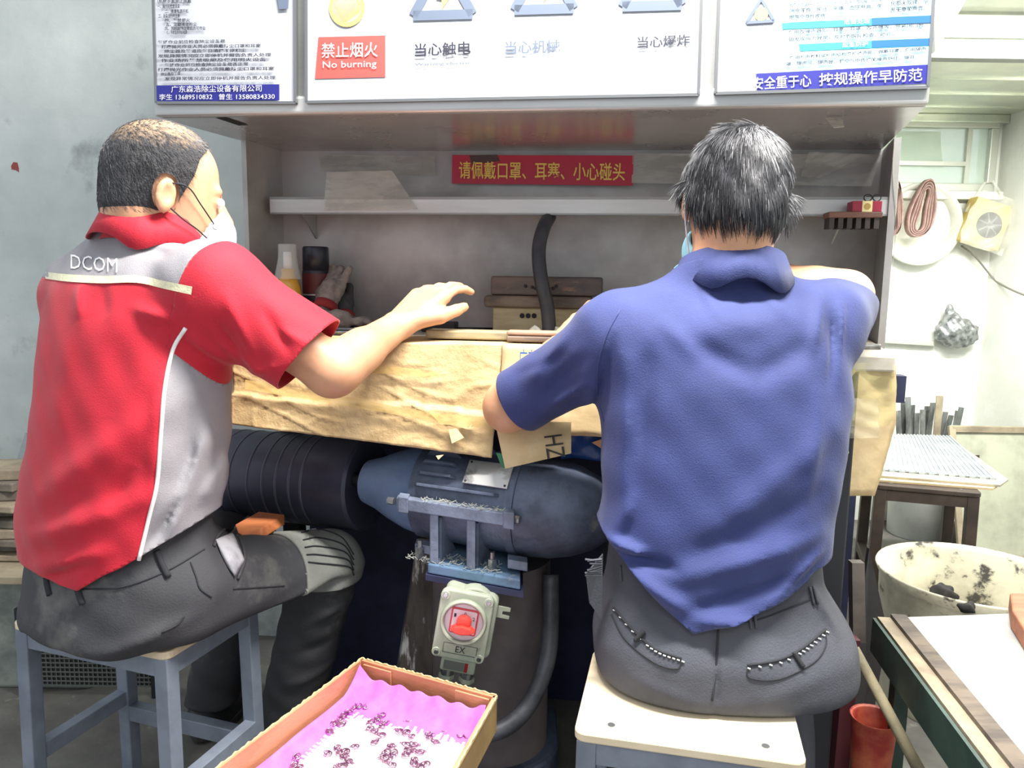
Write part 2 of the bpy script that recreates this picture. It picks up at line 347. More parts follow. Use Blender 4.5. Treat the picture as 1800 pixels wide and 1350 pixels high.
# low sheet-metal ceiling over the right-hand corner, with ribs and a cross beam
cz = P(1752, 205, 3.45)[2]
c = struct('ceiling', MB().frame((0.85, 2.02, cz), (1, 0, 0), (0, 1, 0), (0, 0, 1), RX-0.85+0.02, 1.45, 0.03), m_galv)
for i in range(6):
    MB().frame((0.86, 2.16+i*0.22, cz-0.006), (1, 0, 0), (0, 1, 0), (0, 0, 1), RX-0.87, 0.012, 0.006).obj('ceiling_rib', m_galv, c)
yb = PZ(1720, 102, cz-0.05)[1]
struct('trim_1', MB().frame((0.85, yb, cz-0.05), (1, 0, 0), (0, 1, 0), (0, 0, 1), RX-0.85, 0.05, 0.05), mat('grey_beam', (120, 124, 118), 0.6), bevel=0.004)
struct('trim_2', MB().frame((0.85, 3.40, cz-0.035), (1, 0, 0), (0, 1, 0), (0, 0, 1), RX-0.85, 0.05, 0.035), m_galv, bevel=0.004)
# white boxed duct end above the right-hand corner
q = [P(1645, 92, 1.95), P(1700, 0, 1.95), P(1702, -90, 1.95), P(1640, -90, 1.95)]
o = MB().prism(q, (0.03, 0.55, 0)).obj('duct_casing', m_white, None, bevel=0.004); tag(o, 'white boxed duct casing in the top right beside the notice board', 'duct')
# wall ledge pipe on the right
o = MB().bar(P(1538, 598, 3.43), P(1640, 604, 3.43), 0.025, 0.022).obj('wall_conduit', mat('conduit_grey', (176, 178, 166), 0.6), None, bevel=0.004); tag(o, 'thin grey conduit running along the white wall below the round basin', 'conduit')

# ================================================================== dust bench
ZH = P(278, 207, 1.56)[2]
hL, hR = P(278, 207, 1.56), PZ(1628, 187, ZH); kL, kR = PZ(432, 246, ZH), PZ(1572, 242, ZH); bL, bR = PZ(495, 266, ZH), PZ(1553, 263, ZH)
up = np.array([0, 0, 1.0]); e1 = unit(hR-hL); e2 = np.array([-e1[1], e1[0], 0])
ZB = 0.967
bench = thing('dust_extraction_bench', 'stainless steel dust extraction bench with canopy, shelf and back panel', 'workbench', ((hL[0]+hR[0])/2, 1.75, 0))
dz = np.array([0, 0, 1.0])
mb = MB(); back_l, back_r = bL+e2*0.03, bR+e2*0.03
mb.hexa([hL+dz*0.012, hR+dz*0.012, back_r+dz*0.012, back_l+dz*0.012], [hL+dz*0.5, hR+dz*0.5, back_r+dz*0.5, back_l+dz*0.5])
mb.obj('canopy', m_steel, bench, bevel=0.006)
MB().hexa([hL+e2*0.004, hR+e2*0.004, back_r, back_l], [hL+e2*0.004+dz*0.012, hR+e2*0.004+dz*0.012, back_r+dz*0.012, back_l+dz*0.012]).obj('canopy_underside', m_underside, bench)
MB().frame(hL-e2*0.014, e1, e2, up, np.linalg.norm(hR-hL), 0.018, 0.034).obj('canopy_lip', m_steel, bench, bevel=0.006, bseg=3)
def slab(a, b, z0, z1, th): a = np.array([a[0], a[1], 0.0]); b = np.array([b[0], b[1], 0.0]); d = unit(b-a); n = np.array([-d[1], d[0], 0]); a0 = np.array([a[0], a[1], z0]); return MB().frame(a0, d, n, up, np.linalg.norm((b-a)[:2]), th, z1-z0)
slab(bL, bR, ZB-0.02, ZH, 0.012).obj('back_panel', m_steel_dirty, bench)
slab(kL, bL, ZB, ZH, 0.012).obj('side_panel', m_steel_dirty, bench)
slab(kR, bR, ZB-0.06, ZH, -0.014).obj('side_panel', m_steel_dirty, bench)
# shelf with a down-turned lip
sL, sR = bL-e2*0.10+e1*0.012, bR-e2*0.10-e1*0.02
zsl = PP(1000, 378, sL, e2)[2]; zsu = PP(1000, 346, sL, e2)[2]
mb = MB(); mb.frame(np.array([sL[0], sL[1], zsl]), e1, e2, up, np.linalg.norm(sR-sL), 0.006, zsu-zsl); mb.frame(np.array([sL[0], sL[1], zsu-0.006]), e1, e2, up, np.linalg.norm(sR-sL), 0.10, 0.006)
mb.frame(np.array([sL[0], sL[1], zsl]), e1, e2, up, np.linalg.norm(sR-sL), 0.02, 0.004)
mb.obj('shelf', m_steel, bench)
for q in ((545, 375), (1470, 380)):
    a = PP(q[0], q[1], sL+e2*0.07, e2); mb = MB().prism([a+e2*-0.06, a+e2*0.03, a+e2*0.03-dz*0.06], e1*0.004); mb.obj('shelf_bracket', m_steel, bench)
# worktop
f0 = P(395, 590, 1.555); f1 = PP(1574, 640, f0, e2); f0[2] = f1[2] = ZB
m_top = mat('worktop_steel', (196, 190, 176), 0.5, 0.3, col2=(150, 140, 122), scale=9, lo=0.42, hi=0.7, col3=(90, 86, 80), scale3=25, lo3=0.66, hi3=0.75)
MB().hexa([f0-dz*0.03, f1-dz*0.03, bR+e2*0.01+dz*(ZB-0.03-ZH), bL+e2*0.01+dz*(ZB-0.03-ZH)], [f0, f1, bR+e2*0.01+dz*(ZB-ZH), bL+e2*0.01+dz*(ZB-ZH)]).obj('worktop', m_top, bench, bevel=0.004)
# lower chamber: dark panels added behind and beside the rollers to paint in shade; posts
slab(bL+e1*0.05, bR, 0.0, ZB-0.03, 0.012).obj('shade_back_panel', m_shade_steel, bench)
rp = f1-e1*0.105
for a in (rp, bL-e2*0.10+e1*0.02): MB().frame(np.array([a[0], a[1], 0]), e1, e2, up, 0.045, 0.045, ZB-0.03).obj('leg', mat('black_leg', (30, 31, 37), 0.6), bench, bevel=0.004)
slab(rp+e2*0.045, bR-e1*0.10, 0.02, ZB-0.03, 0.01).obj('shade_side_panel', MATS['black_leg'], bench)
MB().bar(rp+e2*0.02-dz*(ZB-0.30), f0+e1*0.30+e2*0.22-dz*(ZB-0.86), 0.03, 0.03)
MB().frame(np.array([f0[0], f0[1], ZB-0.09])+e1*0.02+e2*0.03, e1, e2, up, 1.30, 0.03, 0.05).obj('front_rail', m_shade_steel, bench)
# tape, torn film and dirt strips on the canopy and back panel
m_film = mat('clear_film', (214, 212, 200), 0.22, 0.0, col2=(170, 168, 158), scale=14, alpha=0.42, bump=0.7, bscale=22, stretch=(0.5, 1, 2))
m_darkfilm = mat('dark_tape_residue', (66, 64, 62), 0.4, 0.0, alpha=0.75, bump=0.5, bscale=30)
def patch(pix, o, n, off, m, parent, name, ripple=0.002, nu=10, nv=5):
    q = [PP(a, b, o, n, off) for a, b in pix]; nn = unit(n); sd = -np.sign(ray(*pix[0])@nn)
    fn = lambda u, v: (q[0]*(1-u)+q[1]*u)*(1-v)+(q[3]*(1-u)+q[2]*u)*v+nn*sd*ripple*(0.5+0.5*math.sin(u*17+v*9+pix[0][0]))*(0.3+0.7*abs(math.sin(v*5.3+u*3)))
    return MB().grid(fn, nu, nv).obj(name, m, parent, smooth=True)
patch([(562, 272), (765, 275), (766, 308), (560, 300)], bL, e2, 0.003, m_film, bench, 'clear_tape')
patch([(575, 303), (690, 300), (735, 368), (570, 370)], sL, e2, 0.004, m_film, bench, 'clear_tape', 0.001)
patch([(1112, 270), (1548, 272), (1530, 328), (1110, 322)], bL, e2, 0.003, m_film, bench, 'clear_tape', 0.005, 26, 8)
patch([(1420, 268), (1520, 272), (1440, 315), (1405, 310)], bL, e2, 0.007, m_film, bench, 'torn_tape', 0.006, 16, 8)
patch([(826, 274), (874, 272), (880, 284), (830, 290)], bL, e2, 0.006, m_darkfilm, bench, 'torn_tape', 0.001)
un = np.array([0, 0, 1.0])
patch([(378, 206), (398, 206), (437, 219), (420, 220)], hL, un, 0.001, mat('black_gap', (14, 14, 16), 0.9), bench, 'vent_slot', 0, 2, 2)
q = PP(1452, 205, hL, un, 0.002)
MB().prism([q, q+np.array([0.028, -0.004, 0]), q+np.array([0.022, -0.03, -0.02]), q+np.array([0.004, -0.03, -0.022])], (0.0, 0.0, -0.002)).obj('hanging_tape', m_film, bench)
# clear plastic taped down the right outer edge
mb = MB()
for i in range(7): pass
L1 = [P(1572-3*math.sin(i*0.9), 250+i*28, 1.655) for i in range(9)]; L2 = [P(1585-i*2.0, 240+i*28, 1.70) for i in range(9)]
MB().strip(L1, L2).obj('edge_film', mat('edge_film', (205, 200, 180), 0.3, alpha=0.7, bump=0.6, bscale=30), bench, smooth=True)

# ================================================================== notice boards on the canopy face
m_board = mat('white_board', (168, 171, 178), 0.45, 0.0)
m_rim = mat('board_rim', (120, 122, 124), 0.35, 0.7)
m_navy = mat('print_navy', (26, 28, 112), 0.5); m_cyan = mat('print_cyan', (44, 136, 162), 0.5); m_blue = mat('print_blue', (20, 80, 144), 0.5)
m_ink = mat('print_ink', (24, 26, 44), 0.6); m_ink2 = mat('print_faded_ink', (84, 94, 112), 0.5); m_redp = mat('print_red', (180, 74, 68), 0.5); m_whitep = mat('print_white', (196, 196, 198), 0.5)
m_yell = mat('print_yellow', (236, 206, 96), 0.5); m_red = mat('banner_red', (178, 28, 58), 0.45); m_gold = mat('banner_gold', (232, 196, 92), 0.5); m_palecyan = mat('print_pale', (148, 174, 182), 0.5)
def HP(px, py, off=0.006): return PP(px, py, hL-e2*0.014, e2, off)
def board(name, label, pix, parts):
    c = [HP(x, y, 0.0) for x, y in pix]; th = thing(name, label, 'sign', (c[0]+c[1])/2, 0, 'notice boards on the canopy')
    MB().prism(c, -e2*0.005).obj('panel', m_board, th)
    for i in range(4):
        a, b = c[i], c[(i+1) % 4]; MB().bar(a-e2*0.004, b-e2*0.004, 0.009, 0.005, up=unit(np.cross(b-a, e2))).obj('rim', m_rim, th)
    for ip, p in enumerate(parts):
        ko = ip*0.00012
        if p[0] == 'rect':
            MB().prism([HP(x, y, 0.0055+ko) for x, y in p[1]], -e2*0.0006).obj(p[3] if len(p) > 3 else 'printed_band', p[2], th)
        elif p[0] == 'text':
            text(p[1], HP(*p[2], 0.0072+ko), HP(*p[3], 0.0072+ko), HP(*p[4], 0.0072+ko), p[5], th, off=0.0004, bold=p[6] if len(p) > 6 else 0.016)
        elif p[0] == 'tri':
            A, B2, C2 = [HP(*q, 0.006) for q in p[1]]; w = p[2]; g = (A+B2+C2)/3
            for s0, s1 in ((A, B2), (B2, C2), (C2, A)): MB().bar(s0-e2*0.0005, s1-e2*0.0005, w, 0.001, up=e2).obj('warning_triangle', p[3], th)
        elif p[0] == 'disc':
            o = HP(*p[1], 0.0062); MB().ring([(0, p[2]), (0.0008, p[2])], o, -e2, 32).obj('printed_disc', p[3], th)
    return th
TOP = -120
rows = []
txt = ['（机械手套禁止佩戴', '一、操作前检查设备', '二、接通电源开机', '三、设备运行时注意', '四、严禁烟火', '五、定期清理粉尘', '六、风机运转正常后方可作业', '七、下班后关闭总电源']
longt = ['每班作业前应检查除尘设备是否正常运转并做好记录', '打磨抛光作业人员必须佩戴防尘口罩和耳塞', '除尘器及管道应每日清扫不得积尘', '发现异常情况应立即停机并报告负责人处理', '作业场所严禁吸烟及使用明火设备']
lines = [(281, 16, 14, 340, 0), (281, 25, 22, 320, 1), (294, 34, 31, 335, 2), (283, 42, 39, 320, 3), (294, 50, 47, 338, 4), (296, 57, 54, 350, 5), (294, 64, 61, 365, 6), (297, 71, 68, 333, 7)]
PL = []
for i, (x, y, h, x2, k) in enumerate(lines): PL.append(('text', txt[k], (x, y-8), (x2, y-8.5), (x, y-15), m_ink))
for i in range(9):
    y = 80+i*8; x = 282+(i % 3)*6; x2 = (400, 462, 436, 480, 472, 440, 486, 322, 488)[i]
    PL.append(('text', longt[i % 5][:max(6, (x2-x)//9)], (x, y), (x2, y-2), (x, y-6.5), m_ink))
PL += [('rect', [(278, 180), (494, 178), (494, 150), (277, 152)], m_navy),
       ('text', '广东森浩除尘设备有限公司', (306, 165), (464, 163), (306, 153), m_whitep, 0.004), ('text', '李生 13689510832', (285, 178), (378, 177), (285, 167.5), m_whitep, 0.004), ('text', '曾生 13580834330', (390, 177.5), (487, 176.5), (390, 167), m_whitep, 0.004),
       ('rect', [(488, -20), (512, -20), (510, 18), (494, 19)], m_ink2, 'sticker')]
board('notice_board', 'white notice board of small print with dark blue company strip, left on the canopy', [(278, 182), (522, 182), (521, TOP), (270, TOP)], PL)
PC = [('rect', [(556, 140), (679, 137), (679, 64), (562, 67)], m_redp), ('text', '禁止烟火', (568, 104), (666, 102), (568, 78), m_whitep, 0.004), ('text', 'No burning', (570, 125), (664, 123), (570, 110), m_whitep, 0.002),
      ('disc', (612, 15), 0.034, m_yell), ('disc', (612, 13), 0.028, m_board),
      ('text', '当心触电', (731, 102), (829, 98), (731, 79), m_ink), ('text', '当心机械', (889, 98), (985, 95), (889, 75), m_ink2), ('text', '当心爆炸', (1120, 88), (1212, 84), (1120, 67), m_ink),
      ('text', 'Warning electric', (731, 120), (829, 117), (731, 113), m_ink2)]
for cx, yb, col in ((780, 30, m_ink2), (957, 20, m_ink2), (1146, 14, m_ink2)):
    PC += [('tri', [(cx-52, yb), (cx+52, yb-3), (cx, yb-96)], 0.017, col), ('rect', [(cx-2, yb-12), (cx+14, yb-34), (cx+2, yb-34), (cx+6, yb-60), (cx-12, yb-30), (cx-2, yb-28)], m_yell, 'bolt_symbol')]
board('warning_board', 'wide white warning board with red no-burning square and grey triangles, centre of the canopy', [(541, 181), (1227, 168), (1236, TOP), (541, TOP)], PC)
PR = [('rect', [(1368, 150), (1628, 128), (1642, TOP), (1380, TOP)], m_palecyan), ('rect', [(1330, 162), (1626, 148), (1632, 115), (1328, 131)], m_navy),
      ('text', '安全重于心', (1322, 160), (1424, 154), (1322, 138), m_whitep, 0.004), ('text', '按规操作早防范', (1438, 153), (1618, 144), (1438, 131), m_whitep, 0.004),
      ('rect', [(1405, 92), (1636, 82), (1638, 69), (1403, 80)], m_cyan), ('rect', [(1374, 54), (1638, 42), (1640, 29), (1373, 43)], m_cyan),
      ('rect', [(1530, 85.5), (1636, 81), (1638, 69), (1530, 73.5)], m_blue), ('rect', [(1530, 46.5), (1638, 42), (1640, 29), (1530, 34)], m_blue),
      ('text', '危害处理', (1481, 46), (1526, 44), (1481, 37), m_whitep, 0.004), ('text', '应急防护', (1478, 86), (1523, 84), (1478, 77), m_whitep, 0.004),
      ('text', '使用防噪声器如：耳塞、耳罩、防声帽等，并紧闭门窗。', (1384, 63), (1624, 50), (1384, 56), m_ink, 0.02), ('text', '如发现听力异常，及时到医院检查、确诊。', (1384, 76), (1568, 66), (1384, 69), m_ink, 0.02),
      ('text', '使用吸声材料或吸声结构来吸收声能；佩戴耳塞；使用隔声', (1386, 108), (1624, 92), (1386, 101), m_ink, 0.02), ('text', '罩、隔声间、隔声屏，将空气中传播的噪声挡住、隔开。', (1380, 119), (1608, 107), (1380, 112), m_ink, 0.02),
      ('text', '致使听力减弱、下降，时间长可引起永久性耳聋，并引发', (1386, 17), (1548, 8), (1386, 9), m_ink), ('text', '消化不良、呕吐、头痛、血压升高、失', (1386, 27), (1548, 18), (1386, 19), m_ink), ('text', '眠等全身性疾病', (1386, 38), (1448, 35), (1386, 30), m_ink),
      ('text', '化都无规律、杂', (1562, 14), (1628, 10), (1562, 5), m_ink, 0.02), ('text', '乱无章的声音。', (1562, 26), (1622, 22), (1562, 17), m_ink, 0.02),
      ('text', '噪声有害', (1310, 58), (1357, 55), (1310, 50), m_ink2), ('tri', [(1311, 42), (1359, 39), (1337, 0)], 0.005, m_ink2), ('disc', (1337, 27), 0.011, m_yell)]
board('noise_hazard_board', 'white and cyan noise hazard board with bold dark blue bottom strip, right on the canopy', [(1257, 166), (1628, 155), (1646, TOP), (1268, TOP)], PR)
# red banner
def BP(px, py, off): return PP(px, py, bL, e2, off)
bn = thing('warning_banner', 'long red warning strip with yellow characters stuck above the shelf', 'sign', BP(950, 324, 0.004))
MB().prism([BP(795, 323, 0.004), BP(1112, 327, 0.004), BP(1114, 274, 0.004), BP(796, 273, 0.004)], -e2*0.0012).obj('strip', m_red, bn)
text('请佩戴口罩、耳塞、小心碰头', BP(808, 315, 0.0075), BP(1098, 319, 0.0075), BP(808, 284, 0.0075), m_gold, bn, off=0.0003, bold=0.01)
# ================================================================== people
m_skin = mat('skin', (206, 158, 124), 0.5, sss=0.12, col2=(190, 136, 104), scale=9, lo=0.4, hi=0.7)
m_hairA = mat('cropped_hair', (44, 42, 44), 0.7, col2=(66, 60, 56), scale=40, bump=0.8, bscale=320)
m_scalp = mat('thin_hair_scalp', (136, 112, 88), 0.55, col2=(92, 80, 68), scale=60, lo=0.4, hi=0.6, bump=0.5, bscale=320)
m_hairB = mat('black_hair', (34, 34, 38), 0.5, col2=(50, 50, 54), scale=30); m_hairG = mat('grey_hair', (128, 128, 130), 0.5); m_hairM = mat('mid_grey_hair', (78, 78, 82), 0.5)
m_redc = mat('red_cloth', (186, 20, 44), 0.75, col2=(174, 17, 40), scale=5, bump=0.25, bscale=420, sheen=0.15)
m_greyc = mat('grey_cloth', (150, 146, 150), 0.8, col2=(138, 135, 140), scale=6, bump=0.25, bscale=420)
m_pipe = mat('white_piping', (236, 234, 232), 0.6); m_reflect = mat('reflective_tape', (222, 216, 180), 0.35, col2=(206, 200, 168), scale=20, bump=0.4, bscale=120)
m_navyc = mat('navy_cloth', (46, 56, 108), 0.8, col2=(40, 50, 98), scale=7, bump=0.3, bscale=420, sheen=0.12)
m_blackt = mat('worn_black_trousers', (48, 48, 52), 0.75, col2=(60, 60, 63), scale=6, lo=0.4, hi=0.7, bump=0.3, bscale=300, col3=(116, 116, 110), scale3=6.0, lo3=0.56, hi3=0.8)
m_greyt = mat('charcoal_trousers', (60, 62, 70), 0.8, col2=(70, 72, 80), scale=8, bump=0.35, bscale=330)
m_dark = mat('dark_stitch', (34, 35, 40), 0.85); m_stitch = mat('pale_stitch', (206, 206, 206), 0.8); m_mask = mat('white_mask', (240, 242, 246), 0.7, bump=0.15, bscale=200)
m_bluemask = mat('blue_mask', (150, 205, 222), 0.7); m_lining = mat('pocket_lining', (168, 166, 172), 0.85, col2=(128, 126, 132), scale=20, bump=0.4, bscale=60)
m_padc = mat('grey_quilted_pad', (126, 128, 122), 0.8, col2=(108, 110, 105), scale=9, bump=0.3, bscale=200); m_shoe = mat('black_shoe', (34, 34, 38), 0.5); m_sole = mat('shoe_sole', (52, 50, 48), 0.7); m_eye = mat('eye_white', (225, 222, 215), 0.3)
HS = 0.94
def head_sdf(q): return head_raw(q/HS)*HS
def head_raw(q):  # local: x own right, y face, z up
    d = ell(q, (0, -0.012, 0.03), (0.077, 0.099, 0.091))
    d = smin(d, ell(q, (0, 0.034, -0.045), (0.058, 0.062, 0.076)), 0.035)
    d = smin(d, ell(q, (0, 0.066, -0.098), (0.026, 0.024, 0.022)), 0.03)
    d = smin(d, ell(q, (0, -0.045, -0.035), (0.062, 0.06, 0.06)), 0.03)
    d = smin(d, cap(q, (0, 0.090, 0.004), (0, 0.114, -0.036), 0.007, 0.012), 0.012)
    d = smin(d, cap(q, (-0.035, 0.083, 0.016), (0.035, 0.083, 0.016), 0.007, 0.007), 0.014)
    d = smin(d, cap(q, (-0.02, 0.085, -0.068), (0.02, 0.085, -0.068), 0.008, 0.008), 0.012)
    for s in (-1, 1):
        d = smax(d, -ell(q, (s*0.031, 0.098, -0.004), (0.016, 0.012, 0.010)), 0.012)
        d = smin(d, ell(q, (s*0.031, 0.079, -0.004), (0.012, 0.012, 0.011)), 0.004)
        c, sn = math.cos(0.35*s), math.sin(0.35*s); Rm = np.array([[c, -sn, 0], [sn, c, 0], [0, 0, 1]])
        e = ell(q, (s*0.082, -0.012, -0.016), (0.009, 0.019, 0.031), Rm)
        e = smax(e, -ell(q, (s*0.092, -0.007, -0.012), (0.009, 0.012, 0.020), Rm), 0.003)
        d = smin(d, e, 0.008)
    return d
def frame3(hy, roll=0.0):
    hy = unit(hy); hx = unit(np.cross(hy, (0, 0, 1.0))); hz = np.cross(hx, hy)
    c, s = math.cos(roll), math.sin(roll); hx, hz = hx*c-hz*s, hz*c+hx*s
    return np.stack([hx, hy, hz], 1).astype(np.float32)
def hand_sdf(p, w, f, n, curl=(0.5, 0.5, 0.55, 0.6), sc=1.0, left=False, rf=0.0088):
    f = unit(f); n = np.array(n, float); n = unit(n-f*(n@f)); s = np.cross(f, n)*(1 if left else -1); w = np.array(w, float); d = None
    ks = [(0.030, 0.088), (0.010, 0.092), (-0.010, 0.088), (-0.028, 0.080)]; ln = (0.068, 0.077, 0.071, 0.055)
    for (sx, fx), l, cu in zip(ks, ln, curl):
        k = w+(f*fx+s*sx)*sc; e = cap(p, w+(f*0.005+s*sx*0.55)*sc, k, 0.015*sc, 0.0125*sc); d = e if d is None else smin(d, e, 0.012)
    fd = None
    for (sx, fx), l, cu in zip(ks, ln, curl):
        q = w+(f*fx+s*sx)*sc; a = cu*0.45; seg = (0.44, 0.31, 0.25); rr = rf*sc
        for i, g in enumerate(seg):
            dr = f*math.cos(a)+n*math.sin(a)+s*sx*1.6; q2 = q+unit(dr)*l*g*sc; e = cap(p, q, q2, rr, rr*0.9); fd = e if fd is None else np.minimum(fd, e); q = q2; rr *= 0.9; a += cu
    d = smin(d, fd, 0.006)
    t0 = w+(f*0.018+s*0.020)*sc; t1 = w+(f*0.052+s*0.046+n*0.012)*sc; t2 = w+(f*0.085+s*0.052+n*0.022)*sc; t3 = w+(f*0.105+s*0.050+n*0.030)*sc
    return smin(d, chain(p, [t0, t1, t2, t3], [0.016*sc, 0.0125*sc, 0.010*sc, 0.008*sc], 0.004), 0.010)
def within(p, c, r, fn):  # evaluate fn only near c
    c = np.array(c, np.float32); d = np.linalg.norm(p-c, axis=1); m = d < r; out = (d-r*0.75).astype(np.float32)
    if m.any(): out[m] = fn(p[m])
    return out
def to_local(p, c, R): return (p-np.array(c, np.float32))@R
def bounds(pts, m): pts = np.array(pts); return pts.min(0)-m, pts.max(0)+m
def hair_strands(V, F, n, fn, lens, rad, seed, lift=0.35, nseg=3, shade=None):
    r = np.random.RandomState(seed); F = tris(F); T = V[F]; ar = np.linalg.norm(np.cross(T[:, 1]-T[:, 0], T[:, 2]-T[:, 0]), axis=1); nr = np.cross(T[:, 1]-T[:, 0], T[:, 2]-T[:, 0]); nr /= np.maximum(np.linalg.norm(nr, axis=1), 1e-9)[:, None]
    k = r.choice(len(F), n, p=ar/ar.sum()); u = r.rand(n, 2); sw = u.sum(1) > 1; u[sw] = 1-u[sw]
    p = T[k, 0]+(T[k, 1]-T[k, 0])*u[:, :1]+(T[k, 2]-T[k, 0])*u[:, 1:]; nn = nr[k]
    d = fn(p, nn)+r.randn(n, 3)*0.16; d -= nn*np.sum(d*nn, 1)[:, None]; d /= np.maximum(np.linalg.norm(d, axis=1), 1e-6)[:, None]
    L = lens[0]+(lens[1]-lens[0])*r.rand(n); vs = []; fs = []; mi = []
    side = np.cross(d, nn); out = np.zeros((n, (nseg+1)*3, 3))
    for s in range(nseg+1):
        t = s/nseg; c = p+d*(L*t)[:, None]+nn*(L*(lift*t-lift*0.75*t*t))[:, None]; rr = rad*(1-0.8*t)
        for j in range(3):
            a = 2.094*j; out[:, s*3+j] = c+side*(rr*math.cos(a))+nn*(rr*math.sin(a))
    base = []
    for s in range(nseg):
        for j in range(3): base.append((s*3+j, s*3+(j+1) % 3, s*3+3+(j+1) % 3, s*3+3+j))
    base = np.array(base); FF = (base[None]+np.arange(n)[:, None, None]*((nseg+1)*3)).reshape(-1, 4)
    sh = shade(p, r) if shade is not None else np.zeros(n, int)
    return out.reshape(-1, 3), FF, np.repeat(sh, len(base))
def shoe(parent, heel, toe, name='shoe'):
    heel = np.array(heel, float); toe = np.array(toe, float); d = unit(toe-heel); mid = (heel+toe)/2
    R = frame3(d); L = np.linalg.norm(toe-heel)
    def f(p):
        q = to_local(p, mid, R); e = ell(q, (0, 0, 0.02), (0.046, L/2+0.01, 0.055)); e = smin(e, ell(q, (0, -L*0.28, 0.05), (0.04, 0.06, 0.055)), 0.03); return smax(e, -q[:, 2], 0.004)
    V, F = mesh_sdf(f, *bounds([heel, toe], 0.11), 0.007); o = mobj(name, V, F, m_shoe, parent, smooth=True)
    mb = MB(); ring = []
    for k in range(24):
        a = 2*math.pi*k/24; c = mid+R[:, 1]*math.cos(a)*(L/2+0.014)+R[:, 0]*math.sin(a)*0.05; ring.append(np.array([c[0], c[1], heel[2]-0.006]))
    mb.prism(ring, (0, 0, 0.02)); mb.obj('sole', m_sole, o, bevel=0.004)
def stitch(f, pix, r, m, parent, name, y0, y1, lift=0.0008, n=5, Yg=1.2):
    return MB().tube(on_surf(f, spline([np.array(q+(0,), float) for q in pix], n) if False else [tuple(q[:2]) for q in spline([np.array([a, b, 0.0]) for a, b in pix], n)], Yg, y0, y1, lift), r, 6).obj(name, m, parent, smooth=True)
def bulge(f, pix, m, parent, name, y0, y1, Yg, lift=0.004, h=0.01, n=10, solid=0.003):  # quad patch lying on a surface, swelling in the middle
    c = [np.array(q, float) for q in pix]
    mb = MB(); pts = []
    for j in range(n+1):
        for i in range(n+1):
            u, v = i/n, j/n; q = (c[0]*(1-u)+c[1]*u)*(1-v)+(c[3]*(1-u)+c[2]*u)*v; pts.append((q, lift+h*(math.sin(math.pi*u)*math.sin(math.pi*v))**0.6))
    s = [on_surf(f, [tuple(q)], Yg, y0, y1, l)[0] for q, l in pts]
    mb.add(s, [(j*(n+1)+i, j*(n+1)+i+1, (j+1)*(n+1)+i+1, (j+1)*(n+1)+i) for j in range(n) for i in range(n)])
    return mb.obj(name, m, parent, smooth=True, solid=solid)
def lofted(rows, cy, kx, kb, yaw, e=2.3):  # rows of (py, left px, right px) -> Loft
    zs, cx, cyv, a, b = [], [], [], [], []
    for i, (py, l, r, Y, kbi) in enumerate(rows):
        pl, pr = P(l, py, Y), P(r, py, Y); zs.append((pl[2]+pr[2])/2); cx.append((pl[0]+pr[0])/2); cyv.append(Y); w = (pr[0]-pl[0])/2*kx; a.append(w); b.append(w*kbi)
    return Loft(zs, cx, cyv, a, b, yaw, e)
# ------------------------------------------------------------------ worker in the red shirt
yawA = math.radians(-30); LA = np.array([math.cos(yawA), math.sin(yawA), 0]); DA = np.array([-math.sin(yawA), math.cos(yawA), 0])
ra = [(1045, 48, 395, 1.345, .72), (1010, 46, 392, 1.345, .72), (950, 40, 386, 1.345, .72), (890, 36, 384, 1.345, .72), (840, 44, 390, 1.345, .71), (760, 57, 400, 1.345, .70), (700, 61, 406, 1.35, .68), (640, 63, 408, 1.355, .66), (560, 66, 398, 1.36, .62),
      (505, 72, 380, 1.365, .56), (475, 80, 370, 1.37, .51), (450, 98, 356, 1.375, .48), (425, 136, 338, 1.375, .52), (404, 178, 320, 1.38, .80), (388, 198, 314, 1.38, 1.0), (360, 206, 308, 1.382, 1.1)]
torA = lofted(ra, 1.35, 1.10, .7, yawA)
shA = P(378, 510, 1.285); shAl = P(150, 520, 1.45)
elA = P(584, 652, 1.315); wrA = P(694, 576, 1.485); elAl = P(330, 690, 1.64); wrAl = P(440, 615, 1.74)
foldA = [(70, 880, 330, 700, 26, .007), (60, 940, 300, 850, 20, .008), (75, 985, 230, 940, 14, .008), (110, 1000, 200, 960, 9, -.006), (230, 880, 270, 800, 16, -.006), (130, 560, 120, 760, 30, .004), (240, 560, 230, 720, 30, -.004), (130, 500, 150, 560, 14, .006), (180, 500, 200, 560, 14, -.004),
         (250, 540, 330, 560, 12, .006), (310, 640, 300, 860, 12, .004), (345, 700, 335, 860, 14, -.006), (370, 760, 320, 920, 12, .006), (330, 870, 290, 940, 9, -.007), (390, 800, 360, 880, 10, .006), (345, 580, 400, 640, 12, .006),
         (420, 520, 460, 640, 10, .005), (470, 540, 520, 620, 9, -.004), (400, 600, 470, 660, 12, .007), (395, 560, 440, 650, 8, -.006), (430, 660, 500, 640, 8, .005), (500, 575, 560, 610, 8, .003), (140, 440, 200, 470, 10, .004), (210, 430, 300, 450, 9, -.003)]
def sleeveA(p): return smin(cap(p, shA, elA+(elA-shA)*0.12, .070, .082), ell(p, shA, (.072, .072, .075)), .05)
def sleeveAl(p): return smin(cap(p, shAl, elAl, .056, .066), ell(p, shAl, (.058, .058, .06)), .05)
def shirtA_base(p): return smin(smin(torA(p), sleeveA(p), .045), sleeveAl(p), .045)
def shirtA(p):
    d = shirtA_base(p); near = np.clip(1.45-p[:, 1], 0, 0.15)/0.15
    return d-1.25*folds(p, foldA, 1.26)*near-0.0012*np.sin(p[:, 2]*61+p[:, 0]*40)*np.sin(p[:, 0]*53)
hyA = np.array([math.sin(math.radians(58))*0.985, math.cos(math.radians(58))*0.985, -0.17]); RA = frame3(hyA, 0.02)
